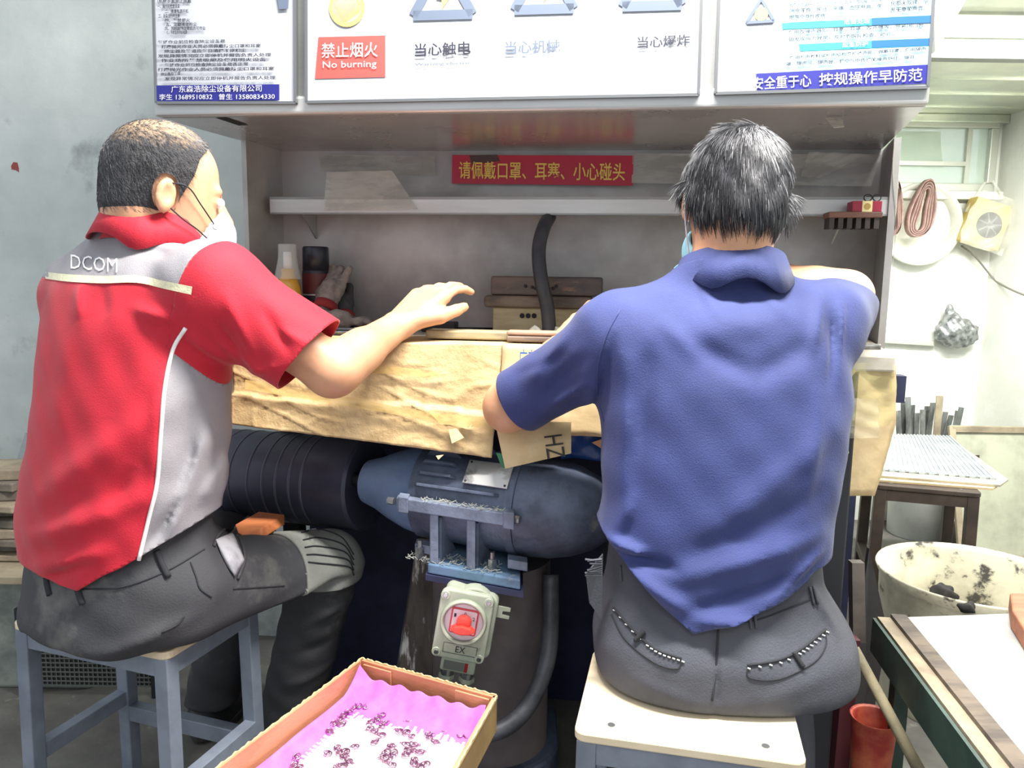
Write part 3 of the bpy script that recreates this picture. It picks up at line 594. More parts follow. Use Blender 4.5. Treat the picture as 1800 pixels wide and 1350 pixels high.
hcA = P(285, 303, 1.375)-RA[:, 2]*0.03+RA[:, 1]*0.012
hipA, kneeA, ankA = np.array(P(315, 1040, 1.30)), np.array(P(572, 1000, 1.60)), np.array(P(492, 1318, 1.64))
hipAl, kneeAl, ankAl = hipA+np.array([-.15, .14, 0]), np.array(P(425, 950, 1.74)), np.array(P(372, 1235, 1.72))
SEAT = 0.472
pelA = lofted([(1135, 66, 360, 1.335, .76), (1100, 52, 380, 1.335, .76), (1060, 50, 390, 1.335, .76), (1010, 56, 384, 1.34, .74), (950, 60, 372, 1.345, .74), (900, 58, 366, 1.345, .70), (850, 66, 368, 1.345, .68), (800, 76, 372, 1.345, .66)], 0, 1.08, .7, yawA, 2.5)
foldTA = [(300, 1040, 420, 1000, 12, .006), (420, 1080, 560, 1040, 12, .006), (440, 1060, 600, 1060, 8, -.006), (520, 1090, 600, 1075, 10, .005), (500, 1150, 590, 1110, 10, .005), (480, 1210, 560, 1180, 10, -.005), (460, 1270, 560, 1240, 10, .005), (120, 1050, 130, 1100, 9, .004), (230, 1050, 330, 1030, 12, .003)]
def trouA(p, g=0.0):
    d = smin(pelA(p, g), cap(p, hipA, kneeA, .098+g, .074+g), .05); d = smin(d, cap(p, hipAl, kneeAl, .09+g, .07+g), .04)
    d = smax(d, SEAT-p[:, 2]-g*0, .012)
    d = smin(d, smin(cap(p, kneeA, ankA, .072+g, .066+g), cap(p, kneeAl, ankAl, .068+g, .062+g), .01), .03)
    return d-1.3*folds(p, foldTA, 1.42)-.0022*np.sin(p[:, 0]*45+p[:, 2]*38)*np.sin(p[:, 2]*52-p[:, 1]*30)
def bodyA(p):
    d = within(p, hcA, .22, lambda p: head_sdf(to_local(p, hcA, RA)))
    nb = P(268, 450, 1.375); d = smin(d, cap(p, hcA-RA[:, 2]*.06-RA[:, 1]*.032, nb, .056, .062), .03)
    t = smax(torA(p, -.02), torA.lo+.16-p[:, 2], .02); d = smin(d, t, .03)
    d = smin(d, chain(p, [shA, elA, wrA], [.05, .043, .029], .02), .02); d = smin(d, cap(p, elA+(wrA-elA)*.10, elA+(wrA-elA)*.45, .040, .037), .02)
    d = smin(d, chain(p, [shAl, elAl, wrAl], [.048, .041, .028], .02), .02)
    d = smin(d, within(p, wrA, .28, lambda p: hand_sdf(p, wrA+unit(wrA-elA)*.012, P(776, 500, 1.575)-wrA, (.35, .55, -.7), (.38, .42, .45, .36), 1.18)), .018)
    d = smin(d, within(p, wrAl, .28, lambda p: hand_sdf(p, wrAl+unit(wrAl-elAl)*.012, wrAl-elAl+np.array([.05, .02, 0]), (.1, .1, -1), (.5, .5, .5, .5), left=True)), .018)
    return smin(d, smax(smin(pelA(p, -.022), smin(chain(p, [hipA, kneeA, ankA], [.06, .030, .035], .02), chain(p, [hipAl, kneeAl, ankAl], [.06, .042, .035], .02), .02), .04), np.where(p[:, 1] < 1.5, SEAT+.008-p[:, 2], -1), .01), .03)
V, F = mesh_sdf(bodyA, *bounds([hcA, shA, shAl, wrA+.12, wrAl+.14, ankA, ankAl, [-.92, 1.2, .1]], .16), .0042)
pA = mobj('person', V, F, m_skin, None, smooth=True); tag(pA, 'worker in red and grey polo shirt with white mask sitting on the left stool', 'person', 'workers seated at the bench')
V, F = mesh_sdf(shirtA, *bounds([shA, shAl, elA, elAl, P(40, 1050, 1.2), P(400, 400, 1.5)], .14), .0055)
armdir = unit(elA-shA); hemA = shA+(P(524, 645, 1.375)-shA); axl = unit(elAl-shAl)
def hemz(V):  # lower hem, seen from behind
    pts = [(20, 1002), (52, 1003), (110, 1010), (166, 1017), (214, 988), (243, 976), (300, 944), (388, 900), (420, 900)]; xs = [P(a, b, 1.24)[0] for a, b in pts]; zs = [P(a, b, 1.24)[2] for a, b in pts]
    zb = np.interp(V[:, 0], xs, zs); return np.where(V[:, 1] > 1.42, zb-0.005, zb)
hd = unit(np.cross(P(582, 602, 1.315)-P(470, 692, 1.29), np.array([.62, .75, .25]))); hd = hd*np.sign(hd@armdir)
hd = unit(hd*0.35+armdir*0.65)
mid = P(520, 648, 1.30)
da = np.linalg.norm(V-(shA+np.clip((V-shA)@armdir, 0, .5)[:, None]*armdir), axis=1); gsl = np.where((da < .13) & ((V-shA)@armdir > .08), -((V-mid)@hd), 1.0)
dal = np.linalg.norm(V-(shAl+np.clip((V-shAl)@axl, 0, .5)[:, None]*axl), axis=1); gsll = np.where((dal < .13) & ((V-shAl)@axl > .08), .22-((V-shAl)@axl), 1.0)
neckz = torA.hi-0.012
g = np.minimum(np.minimum(V[:, 2]-hemz(V), gsl), gsll)
cupA = unit(np.cross(LA, unit(DA+np.array([0.1, 0, -.40])))); g = np.minimum(g, .028-(V-P(266, 434, 1.372))@cupA)
(V, F), _ = clip(V, F, g)
sh = mobj('shirt', np.zeros((0, 3)), [], m_redc, pA) if False else None
# armholes split the sleeves off; the yoke, side panels and back are cut along their seams
da = np.linalg.norm(V-(shA+np.clip((V-shA)@armdir, 0, .5)[:, None]*armdir), axis=1)
lat = (V-np.array([torA.at(1.1)[0], torA.at(1.1)[1], 0]))@LA
arm_s = P(338, 520, 1.24); arm_t = P(372, 462, 1.26); s_dir = unit(np.array(arm_t)-arm_s); nrm = unit(np.cross(s_dir, np.array([.5, .866, 0.0]))); nrm = nrm*np.sign(nrm@armdir)
g_sl = (V-np.array(P(350, 510, 1.25)))@unit(np.array([nrm[0], nrm[1], nrm[2]])*0.8+armdir*0.2); g_sl = np.minimum(g_sl, .125-da)
(Vs, Fs), (V, F) = clip(V, F, g_sl)
shirt = mobj('shirt_sleeve', Vs, Fs, m_redc, pA, smooth=True, solid=.003); shirt['label'] = 'red right sleeve'
def yz(V):
    qs = on_surf(shirtA, [(78, 488), (150, 492), (240, 492), (336, 512)], 1.25, .9, 1.8, 0); xs = [q[0] for q in qs]; zs = [q[2] for q in qs]; return np.interp(V[:, 0], xs, zs)
(Vy, Fy), (V, F) = clip(V, F, V[:, 2]-yz(V))
mobj('shirt_yoke', Vy, Fy, m_greyc, pA, smooth=True, solid=.003)['label'] = 'grey shirt yoke'
sp = [(345, 560), (326, 577), (304, 615), (290, 680), (283, 760), (276, 850), (262, 910), (244, 985), (235, 1040)]
sps = on_surf(shirtA, [tuple(q[:2]) for q in spline([np.array([a, b, 0.0]) for a, b in sp], 5)], 1.22, .9, 1.7, 0); spx = [q[0] for q in sps][::-1]; spz = [q[2] for q in sps][::-1]
g_sp = V[:, 0]-np.interp(V[:, 2], spz, spx); g_sp = np.where(V[:, 1] > 1.50, -1, g_sp)
(Vp, Fp), (V, F) = clip(V, F, g_sp)
mobj('shirt_side_panel', Vp, Fp, m_greyc, pA, smooth=True, solid=.003)['label'] = 'grey shirt side panel'
mobj('shirt_back', V, F, m_redc, pA, smooth=True, solid=.003)['label'] = 'red shirt back'
MB().tube(on_surf(shirtA, [tuple(q[:2]) for q in spline([np.array([a, b, 0.0]) for a, b in sp[1:-1]], 6)], 1.22, .9, 1.7, .001), .0032, 8).obj('shirt_piping', m_pipe, pA, smooth=True)
up_ = [(80, 478), (120, 482), (180, 485), (240, 484), (290, 494), (338, 504)]; lo_ = [(80, 490), (120, 495), (180, 498), (240, 497), (290, 508), (336, 518)]
sm = lambda q: [tuple(x[:2]) for x in spline([np.array([a, b, 0.0]) for a, b in q], 5)]
MB().strip(on_surf(shirtA, sm(up_), 1.22, .9, 1.8, .003), on_surf(shirtA, sm(lo_), 1.22, .9, 1.8, .003)).obj('reflective_stripe', m_reflect, pA, smooth=True)
def proj_on(f, y0, y1, lift):
    def fn(w):
        return np.array([on_surf(f, [tuple(proj(q))], 1.25, y0, y1, lift)[0] for q in w])
    return fn
text('DCOM', P(124, 472, 1.2), P(206, 479, 1.2), P(124, 447, 1.2), m_pipe, pA, name='shirt_lettering', off=0, proj_fn=proj_on(shirtA, .9, 1.8, .0035))
# collar
def collar(parent, c, ax_l, ax_d, rl, rd, h, flare, m, tilt, gap=0.6, n=40, name='collar', cloth=None):
    c = np.array(c); up2 = unit(np.cross(ax_l, ax_d)); mb = MB(); A, B, C3 = [], [], []
    for i in range(n+1):
        a = math.pi/2+gap/2+(2*math.pi-gap)*i/n; r = ax_l*math.cos(a)*rl+ax_d*math.sin(a)*rd; u = unit(r)
        A.append(c+r*0.96+up2*h*.96); B.append(c+r*1.05+up2*h); C3.append(c+r*1.10+u*flare+up2*(0.0+h*.08*math.sin(a*3)))
    if cloth is not None:  # let the outer edge drop until it rests on the shirt
        out = []
        for q in C3:
            line = np.array([q-up2*k*.0015 for k in range(40)]); v = cloth(line.astype(np.float32)); k = np.nonzero(v < .004)[0]; out.append(line[min(k[0], 26)] if len(k) else line[12])
        arr = np.array(out); sm_ = arr.copy()
        for _ in range(3): sm_[1:-1] = (sm_[:-2]+2*sm_[1:-1]+sm_[2:])/4
        C3 = list(sm_)
    D0 = [a-up2*h*1.3 for a in A]
    mb.add(D0+A+B+C3, [(r*(n+1)+i, r*(n+1)+i+1, (r+1)*(n+1)+i+1, (r+1)*(n+1)+i) for r in range(3) for i in range(n)])
    return mb.obj(name, m, parent, smooth=True, solid=.0025)
cdA = unit(DA+np.array([0.1, 0, -.40])); collar(pA, P(266, 434, 1.372), LA, cdA, .076, .082, .046, .008, m_redc, 0, name='shirt_collar', cloth=shirtA)
V, F = mesh_sdf(trouA, *bounds([hipA, hipAl, kneeA, kneeAl, ankA, ankAl, P(50, 1100, 1.2), P(60, 900, 1.5)], .13), .006)
(V, F), _ = clip(V, F, np.where(V[:, 1] > 1.5, V[:, 2]-.085, V[:, 2]-.03))
mobj('trousers', V, F, m_blackt, pA, smooth=True, solid=.003)
# knee pad, belt loops, pocket lining, seams
td = unit(kneeA-hipA); V, F = mesh_sdf(lambda p: trouA(p, .007), *bounds([kneeA, kneeA-td*.14], .13), .005)
qp = (V-hipA)@td; gk = np.minimum(np.minimum(qp-(np.linalg.norm(kneeA-hipA)-.14), V[:, 2]-(kneeA[2]-.02)-(.05*(V[:, 0]-kneeA[0]))), .085-(qp-np.linalg.norm(kneeA-hipA)))
(V, F), _ = clip(V, F, gk); kp = mobj('knee_pad', V, F, m_padc, pA, smooth=True, solid=.008); kp['label'] = 'grey quilted knee pad'
fp = lambda p: trouA(p, .008)
for i in range(5): stitch(fp, [(530+i*3, 936+i*13), (560, 930+i*15), (600+i*3, 944+i*13), (622, 975+i*9)], .0016, m_dark, kp, 'quilting_seam', 1.0, 1.75, .0004, Yg=1.5)
def ff(p): return trouA(p)
for q in ([(275, 968), (284, 990), (296, 1014)], [(132, 1018), (138, 1040), (146, 1062)], [(82, 1015), (84, 1030), (88, 1046)]): stitch(ff, q, .006, m_dark, pA, 'belt_loop', .9, 1.7, .001)
stitch(ff, [(142, 1036), (215, 1032), (290, 1005), (360, 965)], .0014, m_dark, pA, 'waistband_seam', .9, 1.7)
stitch(ff, [(335, 988), (345, 1015), (352, 1035), (372, 1050)], .0014, m_dark, pA, 'pocket_seam', .9, 1.7)
stitch(ff, [(410, 1035), (450, 1033), (500, 1030)], .0014, m_dark, pA, 'side_seam', .9, 1.7)
stitch(ff, [(285, 1112), (312, 1098), (324, 1083)], .0016, m_dark, pA, 'pocket_flap', .9, 1.7)
bulge(ff, [(378, 950), (408, 938), (428, 985), (412, 1014)], m_lining, pA, 'pocket_lining', .9, 1.7, 1.35, .003, .012)
stitch(ff, [(376, 960), (384, 940), (402, 930), (420, 945), (430, 980), (418, 1018)], .0035, m_blackt, pA, 'torn_pocket_edge', .9, 1.7, .002)
shoe(pA, np.array([ankA[0]-.03, ankA[1]-.02, .012]), np.array([ankA[0]+.06, ankA[1]+.17, .012]))
shoe(pA, np.array([PZ(352, 1305, 0)[0], PZ(352, 1305, 0)[1], .012]), np.array([PZ(352, 1305, 0)[0]+.03, PZ(352, 1305, 0)[1]+.19, .012]))
# head: cropped hair, mask, straps, eyes
hb = [hcA-.16, hcA+.16]
V, F = mesh_sdf(lambda p: smax(head_sdf(to_local(p, hcA, RA))-.004, -(head_sdf(to_local(p, hcA, RA))+.012), .002), hb[0], hb[1], .0042)
q = to_local(V, hcA, RA); dist = head_sdf(q); ear = np.minimum(*[np.linalg.norm((q-np.array([s*.086, -.012, -.016]))/np.array([.02, .027, .042]), axis=1) for s in (-1, 1)])-1
yb = np.interp(q[:, 2], [-.13, -.06, -.045, -.035, -.01, .03, .06, .085, .11, .13], [-.05, -.045, -.036, .006, .014, .030, .036, .052, .062, .07])
g = np.minimum(np.minimum(yb-q[:, 1], q[:, 2]+.085), np.minimum(ear*.03, dist+.004)); (V, F), _ = clip(V, F, g)
q = to_local(V, hcA, RA); top = np.clip((q[:, 2]-.085+.03*np.sin(q[:, 1]*38))/.03, -1, 1); ft = tris(F); mi = (top[ft].mean(1) > 0.35).astype(int)
hA = mobj('hair', V, ft, m_hairA, pA, smooth=True, mats=[m_hairA, m_hairA]); hA['label'] = 'short cropped dark hair, thin on the crown'
den = 1-np.clip((q[:, 2]-.052+.25*np.clip(q[:, 1]+.02, -.2, .05)*-.3)/.055, 0, 1)*np.clip(1-(q[:, 1]-.02)/.05, .25, 1)
at = hA.data.attributes.new('hair_density', 'FLOAT', 'POINT'); at.data.foreach_set('value', den.astype(np.float32))
nt = m_hairA.node_tree; bs_ = nt.nodes['Principled BSDF']; an = nt.nodes.new('ShaderNodeAttribute'); an.attribute_name = 'hair_density'; nz = nt.nodes.new('ShaderNodeTexNoise'); nz.inputs['Scale'].default_value = 150; nz.inputs['Detail'].default_value = 4
tcn_ = nt.nodes.new('ShaderNodeTexCoord'); nt.links.new(tcn_.outputs['Object'], nz.inputs['Vector']); ad_ = nt.nodes.new('ShaderNodeMath'); ad_.operation = 'ADD'; nt.links.new(an.outputs['Fac'], ad_.inputs[0]); nt.links.new(nz.outputs['Fac'], ad_.inputs[1])
mr_ = nt.nodes.new('ShaderNodeMapRange'); mr_.inputs['From Min'].default_value = .52; mr_.inputs['From Max'].default_value = 1.25; nt.links.new(ad_.outputs[0], mr_.inputs['Value'])
mx_ = nt.nodes.new('ShaderNodeMix'); mx_.data_type = 'RGBA'; mx_.inputs['A'].default_value = lin((176, 146, 116))+(1,); mx_.inputs['B'].default_value = lin((44, 43, 46))+(1,); nt.links.new(mr_.outputs['Result'], mx_.inputs['Factor']); nt.links.new(mx_.outputs['Result'], bs_.inputs['Base Color']); bs_.inputs['Roughness'].default_value = .5
fl = lambda p, n: np.tile(RA[:, 1]*-.25-RA[:, 2]*.9, (len(p), 1))+RA[:, 1]*0
So, Sf, Sm = hair_strands(V, F, 3600, lambda p, n: np.tile(RA[:, 1]*.75-RA[:, 2]*.55, (len(p), 1)), (.006, .012), .00045, 3, .5, 2)
mobj('hair_stubble', So, Sf, m_hairM, pA)
def maskf(p):
    q = to_local(p, hcA, RA); h = head_sdf(q); return smax(ell(q, (0, .072, -.066), (.054, .054, .060)), -(h-.003), .004)
V, F = mesh_sdf(maskf, hcA-.16, hcA+.18, .0042); (V, F), _ = clip(V, F, to_local(V, hcA, RA)[:, 1]-.052)
mk = mobj('face_mask', V, F, m_mask, pA, smooth=True)
for z0, y0_, z1 in ((.012, .010, -.046), (-.045, .008, -.080)):
    for s in (-1, 1):
        pts = [np.array([s*.083, -.014, z0*.6]), np.array([s*.080, y0_+.012, z0-.004]), np.array([s*.069, .050, (z0+z1)/2]), np.array([s*.054, .080, z1])]
        MB().tube([hcA+RA@(q*HS) for q in spline(pts, 5)], .0013, 6).obj('mask_strap', m_dark, mk, smooth=True)
        MB().ring([(0, .005), (.002, .005)], hcA+RA@np.array([s*.052, .078, z1]), RA[:, 0]*s, 10).obj('strap_button', m_steel, mk)
for s in (-1, 1): MB().ring([(-.009+.0018*k, .0095*math.sqrt(max(1-((k-5)/5.)**2, 0.001))) for k in range(11)], hcA+RA@np.array([s*.031, .083, -.004]), RA[:, 1], 12).obj('eye', m_eye, pA, smooth=True)

# ------------------------------------------------------------------ worker in the navy shirt
yawB = math.radians(-3)
rb = [(1110, 1046, 1464, 1.175, .72), (1060, 1048, 1460, 1.18, .71), (1000, 1054, 1448, 1.185, .69), (950, 1056, 1450, 1.19, .66), (900, 1058, 1457, 1.195, .65), (840, 1060, 1468, 1.205, .64), (780, 1058, 1478, 1.215, .62), (720, 1054, 1486, 1.225, .60), (660, 1050, 1488, 1.235, .58),
      (600, 1052, 1482, 1.245, .54), (560, 1064, 1470, 1.25, .50), (530, 1092, 1448, 1.255, .46), (510, 1128, 1420, 1.26, .45), (490, 1168, 1394, 1.262, .56), (470, 1194, 1374, 1.265, .78), (455, 1202, 1366, 1.268, .92), (440, 1208, 1362, 1.27, 1.0), (420, 1212, 1358, 1.272, 1.05)]
torB = lofted(rb, 1.2, 1.0, .6, yawB)
shB = P(1086, 598, 1.25); elB = P(893, 716, 1.385); wrB = P(1008, 588, 1.505)
shBr = P(1452, 560, 1.265); elBr = P(1492, 520, 1.475); wrBr = P(1372, 488, 1.55)
foldB = [(1110, 640, 1095, 900, 16, .006), (1150, 620, 1130, 800, 14, -.004), (1225, 610, 1330, 662, 22, -.007), (1330, 662, 1440, 610, 22, -.006), (1240, 575, 1400, 560, 30, .006), (1170, 560, 1240, 640, 18, .005), (1260, 900, 1460, 760, 26, .006), (1200, 960, 1440, 860, 22, -.006), (1160, 1000, 1430, 930, 18, .008), (1190, 1050, 1420, 985, 14, -.008),
         (1080, 985, 1200, 1050, 14, .010), (1110, 975, 1180, 985, 10, -.008), (1060, 950, 1130, 965, 10, .010), (1210, 1060, 1330, 1060, 10, .009), (1240, 1082, 1350, 1050, 8, -.006), (1330, 1030, 1430, 960, 10, .008), (1440, 700, 1400, 900, 18, .005), (1110, 880, 1070, 960, 14, .006),
         (1260, 495, 1275, 560, 12, .004), (1320, 495, 1330, 560, 12, -.003), (1360, 500, 1400, 560, 12, .004), (1010, 590, 930, 700, 12, .005), (1035, 640, 960, 730, 12, -.006), (1040, 690, 960, 760, 9, .007), (1000, 640, 905, 690, 9, -.003), (1480, 520, 1440, 620, 12, .006), (1500, 560, 1470, 680, 10, -.005), (1520, 530, 1500, 620, 8, .004), (1085, 600, 1060, 760, 10, -.006)]
def sleeveB(p): return smin(cap(p, shB, elB+(elB-shB)*.05, .060, .061), ell(p, shB, (.062, .062, .066)), .05)
def sleeveBr(p): return smin(cap(p, shBr, elBr+(elBr-shBr)*.1, .058, .056), cap(p, shBr+np.array([.0, .03, -.02]), elBr+np.array([-.012, -.02, -.075]), .05, .036), .06)
def shirtB(p):
    d = smin(smin(torB(p), sleeveB(p), .05), sleeveBr(p), .05); near = np.clip(1.40-p[:, 1], 0, .15)/.15
    return d-1.35*folds(p, foldB, 1.12)*near-.0012*np.sin(p[:, 2]*67+p[:, 0]*30)*np.sin(p[:, 0]*49)
hyB = np.array([.02, .93, -.36]); RB = frame3(hyB, .12)
hcB = P(1294, 325, 1.30)-RB[:, 2]*.03+RB[:, 1]*.012
hipB, kneeB, ankB = P(1190, 1130, 1.20), np.array([.275, 1.56, .515]), np.array([.25, 1.52, .09])
hipBr, kneeBr, ankBr = P(1365, 1130, 1.20), np.array([.55, 1.50, .515]), np.array([.545, 1.40, .09])
pelB = lofted([(1260, 1120, 1430, 1.16, .70), (1230, 1085, 1462, 1.165, .70), (1200, 1062, 1482, 1.165, .69), (1160, 1046, 1494, 1.165, .68), (1110, 1042, 1488, 1.168, .66), (1060, 1052, 1458, 1.175, .62), (1010, 1066, 1438, 1.18, .58), (960, 1072, 1434, 1.185, .56), (900, 1078, 1434, 1.19, .55), (850, 1082, 1438, 1.195, .53)], 0, 1.0, .7, yawB, 2.5)
def trouB(p, g=0.0):
    d = smin(pelB(p, g), cap(p, hipB, kneeB, .098+g, .07+g), .05); d = smin(d, cap(p, hipBr, kneeBr, .098+g, .07+g), .05); d = smax(d, SEAT-p[:, 2], .014)
    d = smin(d, smin(cap(p, kneeB, ankB, .068+g, .06+g), cap(p, kneeBr, ankBr, .072+g, .064+g), .01), .03)
    return d-folds(p, [(1255, 1110, 1250, 1235, 5, -.008), (1100, 1190, 1230, 1225, 14, .003), (1300, 1215, 1440, 1180, 14, .003), (1440, 1040, 1490, 1130, 10, .005), (1030, 1010, 1060, 1100, 10, .006)], 1.06)
def bodyB(p):
    d = within(p, hcB, .22, lambda p: head_sdf(to_local(p, hcB, RB))); d = smin(d, cap(p, hcB-RB[:, 2]*.05-RB[:, 1]*.035, P(1285, 480, 1.265), .057, .062), .03)
    d = smin(d, smax(torB(p, -.02), torB.lo+.16-p[:, 2], .02), .03); d = smin(d, chain(p, [shB, elB, wrB], [.05, .042, .029], .02), .02); d = smin(d, cap(p, elB+(wrB-elB)*.1, elB+(wrB-elB)*.45, .043, .038), .02)
    d = smin(d, chain(p, [shBr, elBr, wrBr], [.05, .041, .03], .02), .02); d = smin(d, cap(p, elBr+(wrBr-elBr)*.1, elBr+(wrBr-elBr)*.45, .042, .038), .02)
    d = smin(d, within(p, wrB, .28, lambda p: hand_sdf(p, wrB+unit(wrB-elB)*.012, wrB-elB+np.array([.03, .03, 0]), (.1, .2, -1), (.4, .45, .5, .5), left=True)), .018)
    d = smin(d, within(p, wrBr, .28, lambda p: hand_sdf(p, wrBr+unit(wrBr-elBr)*.012, wrBr-elBr+np.array([.0, .06, -.02]), (-.1, .3, -1), (.5, .5, .55, .6))), .018)
    return smin(d, smax(smin(pelB(p, -.022), smin(chain(p, [hipB, kneeB, ankB], [.06, .042, .035], .02), chain(p, [hipBr, kneeBr, ankBr], [.06, .042, .035], .02), .02), .04), np.where(p[:, 1] < 1.33, SEAT+.008-p[:, 2], -1), .01), .03)
V, F = mesh_sdf(bodyB, *bounds([hcB, shB, elB, elBr, wrBr, wrB+.14, kneeB, ankB, ankBr, hipB, [.3, 1.0, .6]], .15), .0045)
pB = mobj('person', V, F, m_skin, None, smooth=True); tag(pB, 'worker in navy blue polo shirt seen from behind, sitting on the right stool', 'person', 'workers seated at the bench')
V, F = mesh_sdf(shirtB, *bounds([shB, elB, elBr, shBr, P(1040, 1120, 1.1), P(1460, 1120, 1.3), P(1280, 450, 1.3)], .13), .0055)
hz = [(1000, 930), (1058, 948), (1110, 1010), (1160, 1060), (1212, 1101), (1300, 1075), (1380, 1046), (1440, 1012), (1500, 1000)]
xs = [P(a, b, 1.08)[0] for a, b in hz]; zs = [P(a, b, 1.08)[2] for a, b in hz]; zh = np.interp(V[:, 0], xs, zs)
ad = unit(elB-shB); adr = unit(elBr-shBr); mid = P(922, 724, 1.36); hn = unit(ad*.75+unit(np.cross(P(890, 672, 1.36)-P(944, 786, 1.34), (0.4, .9, 0)))*.25*np.sign(np.cross(P(890, 672, 1.36)-P(944, 786, 1.34), (0.4, .9, 0))@ad))
t = (V-shB)@ad; dB = np.linalg.norm(V-(shB+np.clip(t, 0, .5)[:, None]*ad), axis=1); g1 = np.where((dB < .12) & (t > .07), -((V-mid)@hn), 1.0)
t2 = (V-shBr)@adr; dBr = np.linalg.norm(V-(shBr+np.clip(t2, 0, .5)[:, None]*adr), axis=1); g2 = np.where((dBr < .15) & (t2 > .08), .225-t2, 1.0)
(V, F), _ = clip(V, F, np.minimum(np.minimum(np.minimum(V[:, 2]-zh, g1), g2), .024-(V-P(1287, 503, 1.272))@unit(np.cross((1, -.05, 0), (0.05, .95, -.30)))))
mobj('shirt', V, F, m_navyc, pB, smooth=True, solid=.003)
collar(pB, P(1287, 503, 1.272), np.array([1, -.05, .0]), unit(np.array([0.05, .95, -.30])), .080, .080, .040, .010, m_navyc, 0, name='shirt_collar', cloth=shirtB)
for q in ([(1062, 740), (1050, 690), (1052, 640), (1066, 590), (1090, 545)],): stitch(shirtB, q, .0014, m_navyc, pB, 'sleeve_seam', .8, 1.6, .0)
V, F = mesh_sdf(trouB, *bounds([hipB, kneeB, kneeBr, ankB, ankBr, P(1040, 1100, 1.05), P(1490, 1100, 1.1), P(1280, 960, 1.2)], .13), .006)
(V, F), _ = clip(V, F, V[:, 2]-.075); mobj('trousers', V, F, m_greyt, pB, smooth=True, solid=.003)
fb = lambda p: trouB(p)
stitch(fb, [(1263, 1100), (1260, 1150), (1256, 1200), (1252, 1232)], .0016, m_dark, pB, 'centre_seam', .8, 1.4)
stitch(fb, [(1265, 1098), (1330, 1090), (1400, 1064), (1436, 1048)], .0012, m_dark, pB, 'waistband_seam', .8, 1.4)
for q in ([(1317, 1080), (1321, 1106)], [(1326, 1078), (1330, 1105)], [(1430, 1030), (1438, 1062)], [(1424, 1032), (1431, 1064)], [(1090, 994), (1092, 1022)]): stitch(fb, q, .0022, m_greyt, pB, 'belt_loop', .8, 1.4, .002)
for o_, i_, e_ in (([(1078, 1068), (1110, 1105), (1150, 1140), (1198, 1158)], [(1075, 1080), (1100, 1125), (1150, 1165), (1190, 1176), (1198, 1160)], [(1080, 1070), (1128, 1118)]), ([(1314, 1170), (1370, 1160), (1410, 1140), (1452, 1106)], [(1314, 1172), (1318, 1192), (1370, 1194), (1430, 1165), (1452, 1134), (1450, 1108)], [(1316, 1172), (1374, 1170)])):
    stitch(fb, o_, .0022, m_dark, pB, 'pocket_slit', .8, 1.4, .001); stitch(fb, i_, .0010, m_dark, pB, 'pocket_seam', .8, 1.4, .001)
    for k, q in enumerate([x[:2] for x in spline([np.array([a, b, 0.0]) for a, b in o_], 6)][::1]):
        a = on_surf(fb, [(q[0], q[1]+4)], 1.05, .8, 1.4, .002)[0]; b = on_surf(fb, [(q[0]+5, q[1]+6)], 1.05, .8, 1.4, .002)[0]
        if k % 2 == 0 or k > 9: MB().tube([a, b], .0012, 5).obj('pale_stitch', m_stitch, pB)
for q in ([(1116, 1126), (1124, 1118), (1132, 1110)], [(1396, 1146), (1404, 1160), (1412, 1172)]): stitch(fb, q, .004, m_dark, pB, 'pocket_tab', .8, 1.4, .003)
# frayed pocket edge at the left hip
mb = MB(); fr = on_surf(fb, [(1046, 985+i*4) for i in range(8)], 1.12, .8, 1.5, .004)
for i, a in enumerate(fr): mb.tube([a+np.array([.01, 0, .002]), a+np.array([-.012-.004*math.sin(i*2.1), -.002, .006*math.sin(i*1.3)])], .0018, 4)
mb.prism([P(1060, 975, 1.13), P(1030, 1010, 1.13), P(1036, 1060, 1.13), P(1058, 1090, 1.12)], (0, .006, 0)); mb.obj('frayed_pocket', m_greyt, pB)
shoe(pB, ankB+np.array([0, -.05, -.078]), ankB+np.array([0, .16, -.078])); shoe(pB, ankBr+np.array([0, -.05, -.078]), ankBr+np.array([.03, .16, -.078]))
V, F = mesh_sdf(lambda p: smax(head_sdf(to_local(p, hcB, RB))-.009-.0012*np.sin(p[:, 0]*150)*np.sin(p[:, 2]*90), -(head_sdf(to_local(p, hcB, RB))+.012), .003), hcB-.17, hcB+.17, .0045)
q = to_local(V, hcB, RB); dist = head_sdf(q); ear = np.minimum(*[np.linalg.norm((q-np.array([s*.088, -.012, -.022]))/np.array([.022, .026, .038]), axis=1) for s in (-1, 1)])-1
yb = np.interp(q[:, 2], [-.13, -.06, -.04, -.03, .0, .04, .08, .12], [-.05, -.045, -.036, .0, .015, .035, .06, .075]); g = np.minimum(np.minimum(yb-q[:, 1], q[:, 2]+.092-.004*np.cos(q[:, 0]*60)), np.minimum(ear*.03, dist+.004)); (V, F), _ = clip(V, F, g)
hb_ = mobj('hair', V, F, m_hairB, pB, smooth=True); hb_['label'] = 'tousled black hair turning grey'
wh = hcB+RB@np.array([.018, -.07, .105])
def flowB(p, n): d = p-wh; r = np.linalg.norm(d, axis=1)[:, None]; sw = np.cross(n, d); return d/r+sw/r*.45+np.array([0, 0, -.9])*np.clip(r/.09, 0, 1.4)
def shadeB(p, r): z = to_local(p, hcB, RB); pr = np.clip(.10+.55*np.clip((z[:, 2]-.015)/.07, 0, 1)+.25*np.clip((np.abs(z[:, 0])-.05)/.03, 0, 1), 0, .7); u = r.rand(len(p)); return np.where(u < pr*.5, 1, np.where(u < pr, 2, 0))
So, Sf, Sm = hair_strands(V, F, 9500, flowB, (.018, .036), .0007, 5, .22, 3, shadeB)
mobj('hair_strands', So, Sf, m_hairB, pB, mats=[m_hairB, m_hairG, m_hairM], mi=Sm)
